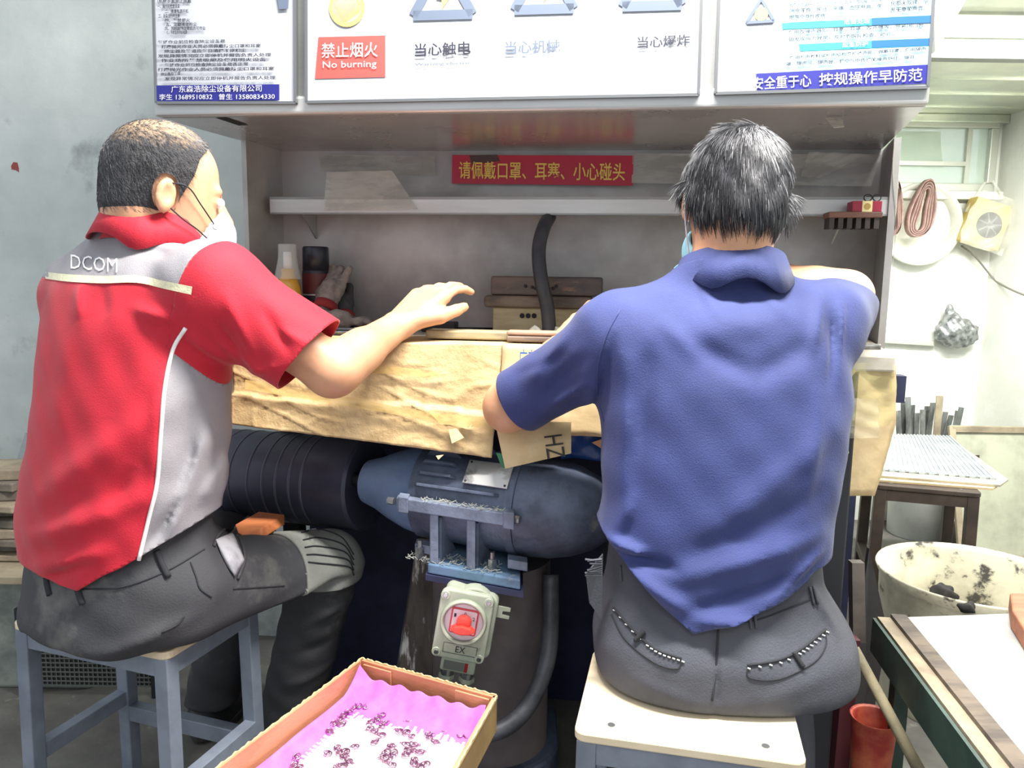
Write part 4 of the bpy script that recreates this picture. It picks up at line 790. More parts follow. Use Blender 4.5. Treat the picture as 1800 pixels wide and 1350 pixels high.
def maskB(p): q = to_local(p, hcB, RB); h = head_sdf(q); return smax(smax(ell(q, (0, .062, -.06), (.066, .055, .062)), -(h-.002), .003), -q[:, 1]+.02, .004)
V, F = mesh_sdf(maskB, hcB-.16, hcB+.16, .0045); mk = mobj('face_mask', V, F, m_bluemask, pB, smooth=True)
for s in (-1, 1):
    MB().tube([hcB+RB@(q*HS) for q in spline([np.array([s*.07, .025, -.03]), np.array([s*.085, -.005, .02]), np.array([s*.09, -.034, -.018]), np.array([s*.080, -.01, -.055]), np.array([s*.062, .03, -.095])], 6)], .0013, 6).obj('ear_loop', m_mask, mk, smooth=True)
    MB().ring([(-.009+.0018*k, .0095*math.sqrt(max(1-((k-5)/5.)**2, 0.001))) for k in range(11)], hcB+RB@np.array([s*.031, .083, -.004]), RB[:, 1], 12).obj('eye', m_eye, pB, smooth=True)
MB().prism([P(1186, 470, 1.34), P(1204, 455, 1.34), P(1210, 470, 1.34), P(1176, 495, 1.34)], (0, .004, 0)).obj('mask_edge', m_bluemask, mk)
# ================================================================== stools
m_ply = mat('pale_plywood', (222, 206, 178), 0.55, col2=(206, 188, 158), scale=3, stretch=(1, 9, 1), bump=0.06, bscale=60, col3=(150, 132, 108), scale3=18, lo3=0.70, hi3=0.8)
m_plyedge = mat('plywood_edge', (150, 124, 92), 0.7, col2=(196, 170, 130), scale=30, stretch=(1, 1, 14))
m_stoolpaint = mat('blue_grey_paint', (128, 136, 150), 0.45, 0.15, col2=(108, 115, 128), scale=9, col3=(92, 76, 66), scale3=20, lo3=0.70, hi3=0.76)
def make_stool(label, c, rz, w, d, h, ply=m_ply, paint=m_stoolpaint, group='square-tube stools', tube=0.028, low=0.15):
    st = thing('stool', label, 'stool', (c[0], c[1], 0), rz, group)
    r = 0.016; poly = []
    for cx, cy, a0 in ((w/2-r, d/2-r, 0), (-w/2+r, d/2-r, 90), (-w/2+r, -d/2+r, 180), (w/2-r, -d/2+r, 270)):
        for k in range(5): a = math.radians(a0+k*22.5); poly.append((cx+r*math.cos(a), cy+r*math.sin(a), h-0.014))
    MB().prism(poly, (0, 0, 0.014)).obj('seat', ply, st, world=False, bevel=0.0025)
    ix, iy = w/2-tube/2-0.004, d/2-tube/2-0.004
    for sx in (-1, 1):
        for sy in (-1, 1):
            L = MB().bar((sx*(ix+0.006), sy*(iy+0.006), 0), (sx*ix, sy*iy, h-0.014), tube, tube, up=(0, 1, 0)).obj('leg', paint, st, world=False, bevel=0.002)
    for sy in (-1, 1):
        MB().bar((-ix+tube/2, sy*iy, h-0.032), (ix-tube/2, sy*iy, h-0.032), tube*0.9, 0.032).obj('seat_rail', paint, st, world=False)
        MB().bar((-ix+tube/2-0.005, sy*(iy+0.004), low+(0.02 if sy > 0 else 0)), (ix-tube/2+0.005, sy*(iy+0.004), low+(0.02 if sy > 0 else 0)), tube*0.9, 0.034).obj('stretcher', paint, st, world=False, bevel=0.0015)
    for sx in (-1, 1):
        MB().bar((sx*ix, -iy+tube/2, h-0.032), (sx*ix, iy-tube/2, h-0.032), tube*0.9, 0.032).obj('seat_rail', paint, st, world=False)
        MB().bar((sx*(ix+0.006), -iy+tube/2-0.005, low+0.055), (sx*(ix+0.006), iy-tube/2+0.005, low+0.055), tube*0.9, 0.030).obj('stretcher', paint, st, world=False, bevel=0.0015)
        for sy in (-1, 1): MB().ring([(0, 0.0055), (0.0008, 0.0055)], (sx*(w/2-0.05), sy*(d/2-0.03), h), (0, 0, 1), 12).obj('screw_head', m_rim, st, world=False)
    return st
sa = [PZ(18, 1093, .47), PZ(292, 1150, .47)]; ex = unit(sa[1]-sa[0]); ey = np.array([-ex[1], ex[0], 0])
make_stool('blue-grey metal stool with worn plywood top under the red-shirted worker', sa[0]+ex*np.linalg.norm(sa[1]-sa[0])/2+ey*.125, math.atan2(ex[1], ex[0]), np.linalg.norm(sa[1]-sa[0]), .25, .47)
sb = [PZ(1008, 1287, .47), PZ(1420, 1345, .47)]; ex = unit(sb[1]-sb[0]); ey = np.array([-ex[1], ex[0], 0])
make_stool('blue-grey metal stool with clean pale plywood top under the navy-shirted worker', sb[0]+ex*np.linalg.norm(sb[1]-sb[0])/2+ey*.125, math.atan2(ex[1], ex[0]), np.linalg.norm(sb[1]-sb[0]), .25, .47)
# ================================================================== cardboard wrapped round the bench front
m_card = mat('brown_cardboard', (196, 170, 126), 0.55, col2=(176, 148, 104), scale=9, lo=0.4, hi=0.65, bump=0.7, bscale=55, col3=(142, 114, 76), scale3=10, lo3=0.66, hi3=0.78)
m_card2 = mat('pale_cardboard', (208, 184, 142), 0.75, col2=(190, 164, 120), scale=9, bump=0.4, bscale=26)
m_tape = mat('packing_tape', (206, 176, 110), 0.2, alpha=0.6, bump=0.8, bscale=26)
FO = f0-e2*0.022
def FP(px, py, off=0.0):  # point on the slightly leaning bench front
    n = unit(e2+np.array([0, 0, -0.16])); return PP(px, py, FO+dz*0.0, n, off)
def wr(x, y, a=0.004, s=1.0):
    r = 1-abs(math.sin(x*13*s+y*41*s+1.6*math.sin(x*21*s+y*17))); r2 = 1-abs(math.sin(x*37*s-y*52*s+1.9*math.sin(y*33*s+x*9)))
    return a*(0.6*math.sin(x*9+2*math.sin(y*11))*math.sin(y*17)+0.9*r**3+0.6*r2**4)
def card(name, label, quad, off, m, fold_back=0.0, nu=30, nv=16, step=None, amp=0.004, group='cardboard on the bench front'):
    c = [np.array(q, float) for q in quad]; pts = []
    rows = nv+1
    for j in range(rows):
        v = j/nv
        for i in range(nu+1):
            u = i/nu; q = (c[0]*(1-u)+c[1]*u)*(1-v)+(c[3]*(1-u)+c[2]*u)*v; p = FP(q[0], q[1], off)
            if step and v > step+0.03*math.sin(u*7): p = p-e2*0.010
            p = p-e2*wr(p[0]*1.1, p[2]*1.6, amp)*min(1, v*4); pts.append(p)
    if fold_back:
        top = pts[:nu+1]; ex_ = []
        for k in (2, 1):
            for i, p in enumerate(top): q = p+e2*fold_back*k/2; q = np.array([q[0], q[1], ZB+0.004]); ex_.append(q)
        pts = ex_+pts; rows += 2
    mb = MB().add(pts, [(j*(nu+1)+i, j*(nu+1)+i+1, (j+1)*(nu+1)+i+1, (j+1)*(nu+1)+i) for j in range(rows-1) for i in range(nu)])
    o = mb.obj(name, m, None, smooth=True, solid=-.003); tag(o, label, 'cardboard', group); return o
cl = card('cardboard_sheet', 'long creased brown cardboard sheet covering the bench front above the roller', [(408, 600), (884, 604), (866, 802), (410, 744)], 0.0, m_card, 0.16, 110, 44, step=.62, amp=.0032)
cm = card('cardboard_sheet', 'short pale cardboard sheet on the bench front beside the navy-shirted worker', [(884, 605), (1130, 612), (1120, 770), (876, 760)], 0.004, m_card2, 0.10, 20, 14, amp=.003)
text('广东', FP(914, 648, .012), FP(944, 649, .012), FP(914, 614, .012), m_blue, cm, name='blue_print')
for q in ([(812, 742), (838, 738), (830, 752)], [(790, 748), (806, 752), (820, 768), (800, 778)], [(770, 800), (784, 798), (776, 806)]):
    MB().prism([FP(a, b, .016+.004*k) for k, (a, b) in enumerate(q)], -e2*.0015).obj('torn_flap', m_card2, cl)
def film(quad, off, name, parent, m=m_tape, amp=.002, nu=16, nv=3):
    c = [np.array(q, float) for q in quad]
    return MB().grid(lambda u, v: (lambda q: FP(q[0], q[1], off)-e2*wr(q[0]*.02, q[1]*.03, amp))((c[0]*(1-u)+c[1]*u)*(1-v)+(c[3]*(1-u)+c[2]*u)*v), nu, nv).obj(name, m, parent, smooth=True)
film([(440, 668), (780, 728), (780, 742), (440, 684)], .022, 'packing_tape', cl); film([(760, 724), (866, 735), (864, 752), (780, 745)], .024, 'packing_tape', cl); film([(650, 640), (790, 655), (760, 664), (660, 656)], .012, 'packing_tape', cl)
# folded flap with letters, blue sack, green scrap
fl_ = thing('cardboard_flap', 'folded cardboard flap marked HZ hanging below the bench edge over the motor', 'cardboard', P(940, 822, 1.40), 0, 'cardboard on the bench front')
FQ = [P(870, 742, 1.42), P(1004, 742, 1.39), P(1004, 797, 1.36), P(888, 824, 1.375)]
MB().prism(FQ, (0, 0.004, 0)).obj('flap', m_card2, fl_)
FN = unit(np.cross(FQ[1]-FQ[0], FQ[3]-FQ[0]))
text('HZ', PP(957, 768, FQ[0], FN, .004), PP(963, 808, FQ[0], FN, .004), PP(988, 764, FQ[0], FN, .004), mat('black_print', (44, 40, 38), 0.6), fl_, off=0)
o = MB().grid(lambda u, v: P(985+90*u, 745+62*v, 1.44)-np.array([0, .012*math.sin(u*6)*math.sin(v*5), 0]), 10, 8).obj('blue_plastic_sheet', mat('blue_plastic', (32, 66, 128), 0.35, col2=(26, 52, 104), scale=12, bump=.4, bscale=30), None, smooth=True, solid=.003); tag(o, 'dark blue plastic sheet tucked behind the HZ cardboard flap', 'plastic sheet')
MB().prism([P(1040, 778, 1.42), P(1058, 772, 1.42), P(1060, 790, 1.42)], (0, .002, 0)).obj('orange_print', mat('orange_print', (210, 150, 110), 0.5), o)
o = MB().prism([P(872, 796, 1.40), P(886, 798, 1.40), P(890, 824, 1.40), P(882, 822, 1.40)], (0, .003, 0)).obj('green_scrap', mat('green_scrap', (52, 118, 84), 0.6), None); tag(o, 'small green plastic scrap at the corner of the HZ flap', 'scrap')
# right end of the bench: wrapped cardboard
cr_ = thing('cardboard_wrap', 'cardboard wrap with printed letters and clear film on the right bench corner', 'cardboard', P(1510, 872, 1.42), 0, 'cardboard on the bench front')
mb = MB(); CQ = lambda u, v: (lambda x, y: P(x, y, 1.385+.02*u)-np.array([0, wr(u*.2, v*.25, .004), 0]))(1440+(135-42*max(0, v-.45)*1.6)*u, 640+232*v); mb.grid(CQ, 14, 18).obj('sheet', m_card2, cr_, smooth=True, solid=-.003)
text('LINCOL', P(1474, 866, 1.375), P(1478, 736, 1.375), P(1452, 866, 1.375), MATS['black_print'], cr_, off=.002)
MB().grid(lambda u, v: P(1490+85*u+2*math.sin(v*9), 638+112*v, 1.372+.03*u)-np.array([0, .006*math.sin(u*9+v*6)*math.sin(v*11), 0]), 14, 14).obj('yellow_film', mat('yellow_film', (222, 214, 150), 0.15, alpha=0.26, bump=.9, bscale=34), cr_, smooth=True)
MB().grid(lambda u, v: P(1470+75*u, 700+70*v, 1.366)-np.array([0, .005*math.sin(u*7-v*8)*math.sin(v*9), 0]), 12, 10).obj('clear_film', mat('clear_wrap', (226, 218, 190), 0.12, alpha=0.25, bump=.9, bscale=34), cr_, smooth=True)
MB().hexa([P(1450, 655, 1.40), P(1572, 662, 1.40), P(1572, 662, 1.80), P(1450, 655, 1.80)], [P(1450, 636, 1.40), P(1572, 644, 1.40), P(1572, 640, 1.80), P(1450, 634, 1.80)]).obj('core_board', m_card, cr_)
o = MB().hexa([P(1500, 631, 1.50), P(1548, 629, 1.50), P(1548, 626, 1.56), P(1500, 628, 1.56)], [P(1500, 607, 1.50), P(1549, 606, 1.50), P(1549, 604, 1.56), P(1500, 605, 1.56)]).obj('steel_block', mat('rough_steel', (120, 120, 118), .6, .5, col2=(70, 70, 68), scale=25, bump=.6, bscale=60), None, bevel=.003); tag(o, 'rough grey steel block on the right bench corner', 'steel block')
# ================================================================== things on the worktop
def wp(px, py, Y): p = P(px, py, Y); p[2] = ZB+.001; return p
def Hgt(py, base, Y): return (base-py)*Y/FPX
m_clear = mat('clear_plastic', (226, 230, 226), 0.08, alpha=0.32, spec=.8); m_whitepl = mat('white_plastic', (226, 228, 232), 0.4); m_amber = mat('amber_liquid', (214, 164, 58), 0.15, alpha=.9, coat=.5); m_cream = mat('cream_label', (232, 220, 160), 0.5); m_redl = mat('red_label', (150, 30, 34), .5); m_can = mat('black_can', (42, 44, 54), 0.35, .3)
Y0 = 1.80; b0 = wp(508, 552, Y0); s_ = Y0/FPX
bt = thing('bottle', 'tall amber bottle with clear domed cap beside the black spray can', 'bottle', b0)
MB().ring([(0, .026), (.004, .028), (.075, .028), (.095, .022), (.105, .0145), (.118, .0145)], b0, (0, 0, 1), 24).obj('body', m_amber, bt, smooth=True)
MB().ring([(.098, .0285), (.102, .0285), (.140, .020), (.164, .0195), (.165, .018)], b0, (0, 0, 1), 24).obj('cap', m_clear, bt, smooth=True)
MB().ring([(.118, .010), (.150, .009)], b0, (0, 0, 1), 12).obj('nozzle', m_whitepl, bt, smooth=True)
MB().add([b0+np.array([-.017+.034*i, -.0287+.0*i, 0])+np.array([0, 0, z]) for z in (.012, .05) for i in (0, 1)]+[b0+np.array([0, -.029, .085])], [(0, 1, 3, 2), (2, 3, 4)]).obj('label_panel', m_cream, bt, solid=.0008)
MB().ring([(.004, .0288), (.024, .0288)], b0, (0, 0, 1), 24, cap=False).obj('label_band', m_redl, bt, smooth=True)
for ch_, z0_, z1_ in (('东', .048, .062), ('霸', .030, .044)): text(ch_, b0+np.array([-.006, -.0305, z0_]), b0+np.array([.007, -.0305, z0_]), b0+np.array([-.006, -.0305, z1_]), m_redl, bt, off=.0002)
b1 = wp(557, 545, 1.86); sc_ = thing('spray_can', 'black spray can with dark red label standing in the bench corner', 'can', b1)
MB().ring([(0, .029), (.003, .031), (.120, .031), (.124, .028)], b1, (0, 0, 1), 24).obj('body', m_can, sc_, smooth=True)
MB().ring([(.122, .030), (.168, .0295), (.171, .027)], b1, (0, 0, 1), 24).obj('cap', m_can, sc_, smooth=True); MB().ring([(.075, .0314), (.115, .0314)], b1, (0, 0, 1), 24, cap=False).obj('label_band', mat('dark_red_label', (84, 28, 32), .5), sc_, smooth=True)
MB().ring([(.070, .0315), (.073, .0315)], b1, (0, 0, 1), 24, cap=False).obj('silver_line', m_steel, sc_, smooth=True)
b2 = wp(523, 556, 1.74); db = thing('dropper_bottle', 'small white dropper bottle in front of the amber bottle', 'bottle', b2)
MB().ring([(0, .011), (.002, .0125), (.036, .0125), (.042, .008)], b2, (0, 0, 1), 16).obj('body', m_whitepl, db, smooth=True); MB().ring([(.042, .006), (.050, .005), (.064, .0018)], b2, (0, 0, 1), 12).obj('tip', m_whitepl, db, smooth=True)
bt.scale = (1.06, 1.06, 1.2); sc_.scale = (1.04, 1.04, 1.14); db.scale = (1.1, 1.1, 1.25)
# knitted work gloves
m_knit = mat('knit_glove', (150, 140, 134), .9, col2=(110, 102, 100), scale=30, bump=.9, bscale=140); m_gdark = mat('grey_glove', (72, 72, 76), .85, bump=.5, bscale=80); m_cuff = mat('red_cuff', (140, 40, 44), .9)
def glove(label, px, py, Y, rz, m, tilt, z0=0.0):
    b = wp(px, py, Y); b[2] += z0; g = thing('work_glove', label, 'glove', b, 0, 'work gloves in the bench corner'); c, s = math.cos(rz), math.sin(rz); ax = unit([c*math.cos(tilt), s*math.cos(tilt), math.sin(tilt)]); nn = unit(np.cross(ax, np.cross((0, 0, 1), ax)+1e-6))
    lft = unit(np.cross((0, 0, 1.0), ax)); o0 = b+np.array([0, 0, .024])
    f = lambda p: smin(smin(cap(p, o0, o0+ax*.05, .024, .027), chain(p, [o0+ax*.05+lft*.015, o0+ax*.115+lft*.022], [.012, .009]), .012), smin(np.minimum(chain(p, [o0+ax*.05, o0+ax*.12-np.array([0, 0, .008])], [.012, .009]), chain(p, [o0+ax*.05-lft*.016, o0+ax*.11-lft*.024], [.012, .009])), chain(p, [o0+ax*.02+lft*.02, o0+ax*.06+lft*.046], [.012, .009]), .01), .012)
    V, F = mesh_sdf(lambda p: f(p)-.002*np.sin(p[:, 0]*210+p[:, 2]*150)*np.sin(p[:, 2]*190), o0-.15, o0+.15, .005); mobj('palm_and_fingers', V, F, m, g, smooth=True)
    MB().ring([(-.012, .026), (-.006, .029), (.010, .0275)], o0, ax, 20, cap=False).obj('cuff', m_cuff, g, smooth=True, solid=.003)
glove('grey knitted glove with red cuff draped against the spray can', 572, 550, 1.80, 1.2, m_knit, .95, .03)
glove('pale knitted glove with red cuff lying flat behind the steel rods', 560, 556, 1.76, .15, m_knit, 0.0)
glove('dark grey glove slumped in the corner right of the pale gloves', 604, 552, 1.84, 1.9, m_gdark, .8)
# steel rods, files and strips
m_rod = mat('bright_rod', (176, 178, 182), .28, .9, col2=(90, 92, 96), scale=30); m_rodd = mat('dark_rod', (60, 62, 66), .4, .7)
ORD = ['first', 'second', 'third', 'fourth', 'fifth', 'sixth', 'seventh', 'eighth', 'ninth', 'tenth', 'eleventh', 'twelfth', 'thirteenth', 'fourteenth']
for i in range(13):
    x0 = 535+rnd.random()*90; L = 90+rnd.random()*130; py = 574-i*1.9; a = wp(x0, py, 1.62+.018*i); b = wp(min(x0+L, 700), py+rnd.uniform(-2, 3), 1.62+.018*i+rnd.uniform(-.02, .02)); lift = .004+.004*(i % 3); a[2] += lift; b[2] += lift
    o = (MB().cyl(a, b, .0032, .0032, 8) if i % 3 else MB().bar(a, b, .012, .004)).obj('steel_rod', m_rod if i % 2 else m_rodd, None, smooth=bool(i % 3)); tag(o, '%s steel rod or strip from the front in the loose pile behind the forearm' % ORD[i], 'rod', 'steel rods piled on the worktop')
for i, (x0, x1, py, Y) in enumerate(((700, 870, 560, 1.86), (760, 880, 563, 1.84))):
    a, b = wp(x0, py, Y), wp(x1, py, Y); a[2] += .005; b[2] += .005; o = MB().cyl(a, b, .003, .003, 8).obj('steel_rod', m_rodd, None, smooth=True); tag(o, ('dark rod along the foot of the back panel left of the block stack', 'dark rod just in front of the rod at the back panel foot')[i], 'rod', 'rods at the back panel')
o = MB().prism([wp(740, 568, 1.80), wp(800, 568, 1.80), wp(806, 560, 1.86), wp(746, 560, 1.86)], (0, 0, .022)).obj('black_scoop', mat('black_plastic', (30, 31, 36), .5), None, bevel=.003); tag(o, 'small black plastic tray behind the raised hand', 'tray')
# stacked sharpening blocks and wooden holder
m_block = mat('stained_wood_block', (96, 80, 72), .6, col2=(66, 60, 60), scale=5, stretch=(1, 4, 4), lo=.4, hi=.6, col3=(142, 104, 80), scale3=7, lo3=.58, hi3=.7); m_block2 = mat('greyed_brown_board', (116, 98, 84), .6, col2=(72, 62, 56), scale=6, stretch=(1, 4, 4)); m_holder = mat('pale_wood_holder', (178, 164, 132), .6, col2=(158, 142, 110), scale=6, stretch=(1, 5, 8))
def blk(px0, px1, py0, py1, Y, dep, slope=0.0):  # block seen face-on: pixel box at depth Y
    a, b, c, d = P(px0, py1, Y), P(px1, py1+slope, Y-.05), P(px1, py0+slope, Y-.05), P(px0, py0, Y); return MB().prism([a, b, c, d], e2*dep)
YS = 1.765
h_ = thing('wooden_holder', 'pale wooden holder with three round holes at the bottom of the block stack', 'holder', wp(945, 570, YS))
zt = P(945, 541, YS)[2]; mb = MB(); a = wp(866, 570, YS); b = wp(1030, 568, YS-.03); mb.hexa([a, b, b+e2*.09, a+e2*.09], [q*np.array([1, 1, 0])+np.array([0, 0, zt]) for q in (a, b, b+e2*.09, a+e2*.09)]); mb.obj('body', m_holder, h_, bevel=.003)
for i in range(3):
    q = PP(918+i*10.5, 555, a, e2, .001); MB().ring([(0, .0058), (.001, .0058)], q, -e2, 14).obj('hole', m_dark, h_)
z2 = P(945, 520, YS)[2]; z3 = P(945, 486, YS)[2]
a = P(850, 540, YS-.01); b = P(1040, 534, YS-.045); o = MB().hexa([np.array([q[0], q[1], zt]) for q in (a, b, b+e2*.10, a+e2*.10)], [np.array([q[0], q[1], z2]) for q in (a, b, b+e2*.10, a+e2*.10)]).obj('wood_board', m_block2, None, bevel=.007, bseg=3); tag(o, 'thin stained wooden board in the middle of the block stack', 'board')
a = P(862, 526, YS-.005); b = P(1058, 518, YS-.04); o = MB().hexa([np.array([q[0], q[1], z2+.0005]) for q in (a, b, b+e2*.085, a+e2*.085)], [np.array([q[0], q[1], z3+.0]) for q in (a, b, b+e2*.085, a+e2*.085)]).obj('grinding_block', m_block, None, bevel=.006, bseg=3); tag(o, 'dark stained block with rough centre on top of the block stack', 'block')
for i in range(7):
    q = PP(924+i*9+(i % 2)*3, 504+(i % 3)*2-1, a, e2, .002); MB().ring([(0, .004), (.003, .0025)], q, -e2, 7).obj('chipped_mark', m_dark, o)
# black hose
hp = [PP(966, 381, sL+e2*.03, e2), P(955, 402, 1.73), P(947, 440, 1.70), P(951, 490, 1.68), P(962, 540, 1.68), wp(967, 572, 1.68)]
o = MB().tube(spline(hp, 6), .0155, 14).obj('black_hose', mat('black_rubber', (36, 38, 46), .5, col2=(56, 58, 64), scale=9), None, smooth=True); tag(o, 'thick black rubber hose bending down from the shelf to the worktop', 'hose')
for i, (x, y) in enumerate(((941, 572), (982, 572))):
    c = wp(x, y, 1.655); V, F = mesh_sdf(lambda p: smax(ell(p, c+np.array([0, 0, .010]), (.014, .012, .017))-.003*np.sin(p[:, 0]*300)*np.sin(p[:, 2]*260), c[2]-p[:, 2], .002), c-.03, c+.04, .004); o = mobj('crumpled_film', V, F, m_film, None, smooth=True); tag(o, ('crumpled clear film left of the hose foot', 'crumpled clear film right of the hose foot')[i], 'film', 'crumpled film at the hose foot')
# flat bars at the front edge
def plank(name, label, cat, px0, px1, py, Y0_, Y1_, wdt, th, m, z=0.0, bev=.003, group=None):
    a, b = wp(px0, py, Y0_), wp(px1, py, Y1_); a[2] += z; b[2] += z; d = unit(b-a); n = np.array([-d[1], d[0], 0]); o = MB().frame(a, d, n, up, np.linalg.norm(b-a), wdt, th).obj(name, m, None, bevel=bev); tag(o, label, cat, group); return o
plank('flat_bar', 'long flat grey-brown bar lying along the front of the worktop', 'bar', 748, 1120, 590, 1.535, 1.475, .05, .017, mat('worn_bar', (160, 148, 116), .5, col2=(120, 112, 96), scale=8, stretch=(1, 4, 4)), .006)
plank('wooden_batten', 'lower of two brown wooden slats by the navy sleeve', 'slat', 890, 1080, 597, 1.478, 1.45, .04, .011, m_block2, .0065, group='slats by the navy sleeve')
plank('wooden_batten', 'upper of two brown wooden slats by the navy sleeve', 'slat', 890, 1080, 597, 1.482, 1.452, .036, .009, mat('pinkish_slat', (170, 138, 116), .6, col2=(140, 110, 92), scale=6), .0185, group='slats by the navy sleeve')
# right inner corner: wooden bracket with cigarette box and glasses
BO = bR-e2*.205; a = PP(1456, 392, BO, e2); b = PP(1551, 392, BO, e2); ls = thing('bracket_shelf', 'small brown ribbed bracket shelf in the right corner of the cabinet', 'shelf', a)
zt = PP(1500, 372, BO, e2)[2]; mb = MB().hexa([np.array([q[0], q[1], zt-.012]) for q in (a, b, b+e2*.048, a+e2*.048)], [np.array([q[0], q[1], zt]) for q in (a, b, b+e2*.048, a+e2*.048)]); mb.obj('board', mat('reddish_board', (126, 88, 74), .6, col2=(96, 70, 62), scale=8), ls, bevel=.002)
for i in range(6): q = a+(b-a)*(i+.5)/6; MB().frame(np.array([q[0]-.006, q[1], zt-.034])+e2*.005, e1, e2, up, .010, .040, .022).obj('rib', mat('dark_rib', (62, 54, 52), .6), ls)
a = PP(1498, 370, BO+e2*.004, e2); a[2] = zt; rb_ = thing('small_box', 'small dark red box with cream emblem label on the bracket shelf', 'box', a)
w_ = np.linalg.norm(PP(1550, 370, BO+e2*.004, e2)-PP(1498, 370, BO+e2*.004, e2)); MB().frame(a, e1, e2, up, w_, .04, .022).obj('carton', mat('maroon_carton', (150, 36, 62), .5), rb_, bevel=.001)
MB().frame(a+e1*w_*.33-e2*.0006, e1, e2, up, w_*.34, .0008, .022).obj('label_panel', m_cream, rb_); MB().ring([(0, .0065), (.0006, .0065)], a+e1*w_*.5-e2*.0008+dz*.011, -e2, 20).obj('emblem', mat('gold_emblem', (176, 150, 84), .5), rb_)
gl = thing('spectacles', 'black spectacles resting on the small dark red box', 'spectacles', a+e1*w_*.78+e2*.03+dz*.0225)
for s in (-.5, .5):
    c = a+e1*(w_*.78+s*.018)+e2*.025+dz*.031; MB().tube([c+e1*.008*math.cos(t)+dz*.007*math.sin(t) for t in np.linspace(0, 2*math.pi, 16, endpoint=False)], .0012, 6, closed=True).obj('rim', m_dark, gl)
MB().tube([a+e1*(w_*.78-.012)+e2*.026+dz*.034, a+e1*(w_*.78+.012)+e2*.026+dz*.034], .001, 6).obj('bridge', m_dark, gl)
# ================================================================== roller, motor, pedestal
m_drum = mat('polishing_drum', (74, 76, 94), .42, .2, col2=(52, 54, 68), scale=3, stretch=(1, 1, 1)); m_dring = mat('drum_ring', (78, 80, 94), .45, .2)
d0, d1 = P(330, 822, 1.84), P(648, 852, 1.665); dax = unit(d1-d0); DL = np.linalg.norm(d1-d0); dr = .103
dm = thing('polishing_roller', 'large dark polishing roller under the cardboard, behind the red-shirted worker', 'roller', (d0+d1)/2-dz*dr)
MB().ring([(0, dr-.004), (.004, dr), (DL-.006, dr), (DL, dr-.006), (DL+.001, .03)], d0, dax, 48).obj('drum', m_drum, dm, smooth=True, angle=40)
for t_ in (.10, .17, .21, .26, .30, .335, .37, .40): MB().ring([(t_-.003, dr), (t_-.002, dr+.0012), (t_+.002, dr+.0012), (t_+.003, dr)], d0, dax, 48, cap=False).obj('wear_ring', m_dring, dm, smooth=True)
MB().cyl(d1, d1+dax*.04, .03, .026, 20).obj('hub', m_rodd, dm, smooth=True)
m_mblue = mat('motor_blue', (104, 126, 158), .45, .15, col2=(78, 94, 122), scale=5, lo=.4, hi=.62, bump=.3, bscale=60, col3=(116, 100, 80), scale3=5, lo3=.66, hi3=.76); m_mdark = mat('motor_dark', (92, 102, 122), .5, .2, col2=(62, 68, 84), scale=9, bump=.5, bscale=70, col3=(110, 110, 106), scale3=22, lo3=.66, hi3=.75)
m_iron = mat('painted_iron', (124, 134, 154), .5, .2, col2=(92, 98, 114), scale=10, col3=(140, 136, 126), scale3=26, lo3=.66, hi3=.76, bump=.4, bscale=70)
q0, q1 = P(648, 846, 1.60), P(1170, 920, 1.385); max_ = unit(q1-q0); ML = np.linalg.norm(q1-q0)
mo = thing('electric_motor', 'blue-grey barrel-shaped electric motor with fins and nameplate below the bench', 'motor', (q0+q1)/2-dz*.13)
prof = [(0, .030), (0, .046), (.012, .050), (.03, .055), (.07, .073), (.11, .087), (.145, .094)]
MB().ring([(t, r) for t, r in prof], q0, max_, 48, cap=True).obj('front_shell', m_mblue, mo, smooth=True, angle=50)
MB().ring([(.143, .097), (.150, .097), (.345, .100), (.352, .100)], q0, max_, 48).obj('barrel', m_mdark, mo, smooth=True, angle=50)
MB().ring([(.345, .105), (.362, .105), (.363, .102), (.42, .098), (.46, .088), (.50, .07), (.53, .045), (ML, .03)], q0, max_, 48).obj('rear_shell', m_mdark, mo, smooth=True, angle=50)
MB().cyl(q0-max_*.05, q0+max_*.01, .014, .014, 20).obj('shaft', m_rodd, mo, smooth=True)
cam_dir = unit(np.array([0, -1, .35])-max_*(np.array([0, -1, .35])@max_))
def around(t, ang, r):  # ang 0 toward the viewer-side front, positive up
    u = unit(np.array([0, -1.0, 0])-max_*(np.array([0, -1.0, 0])@max_)); w2 = np.cross(u, max_); w2 = w2*np.sign(w2[2]); return q0+max_*t+(u*math.cos(ang)+w2*math.sin(ang))*r
for i, (ang, t0, t1) in enumerate(((78, .165, .30), (62, .16, .235), (47, .158, .238), (33, .156, .24), (20, .155, .335))):
    A_ = math.radians(ang); n_ = unit(around(.2, A_, .1)-around(.2, A_, .0)); s2 = np.cross(n_, max_)
    mb = MB(); a0, a1 = around(t0, A_, .098), around(t1, A_, .098); mb.prism([a0, a1, a1+n_*.012-max_*.01, a0+n_*.012+max_*.01], s2*.006); mb.obj('fin', m_mdark, mo, bevel=.001)
A_ = math.radians(44); n_ = unit(around(.2, A_, .1)-around(.2, A_, .0)); s2 = np.cross(n_, max_); s2 = s2*np.sign(s2[2])
pl = MB().frame(around(.258, A_, .104)-s2*.028, max_, s2, n_, .092, .052, .003).obj('nameplate', mat('nameplate', (196, 196, 194), .35, .7, col2=(110, 110, 110), scale=20, lo=.5, hi=.66), mo, bevel=.001)
for a in (.006, .086):
    for b in (.005, .047): MB().ring([(0, .0025), (.0015, .002)], around(.258, A_, .107)-s2*.028+max_*a+s2*b, n_, 8).obj('rivet', m_rodd, pl)
A_ = math.radians(-2); fr = lambda t, dz_, out: around(t, 0, .100+out)+dz*dz_
MB().frame(fr(.125, -.010, .0), max_, unit(np.array([0, -1.0, 0])), up, .24, .022, .024).obj('foot_rail', m_iron, mo, bevel=.002)
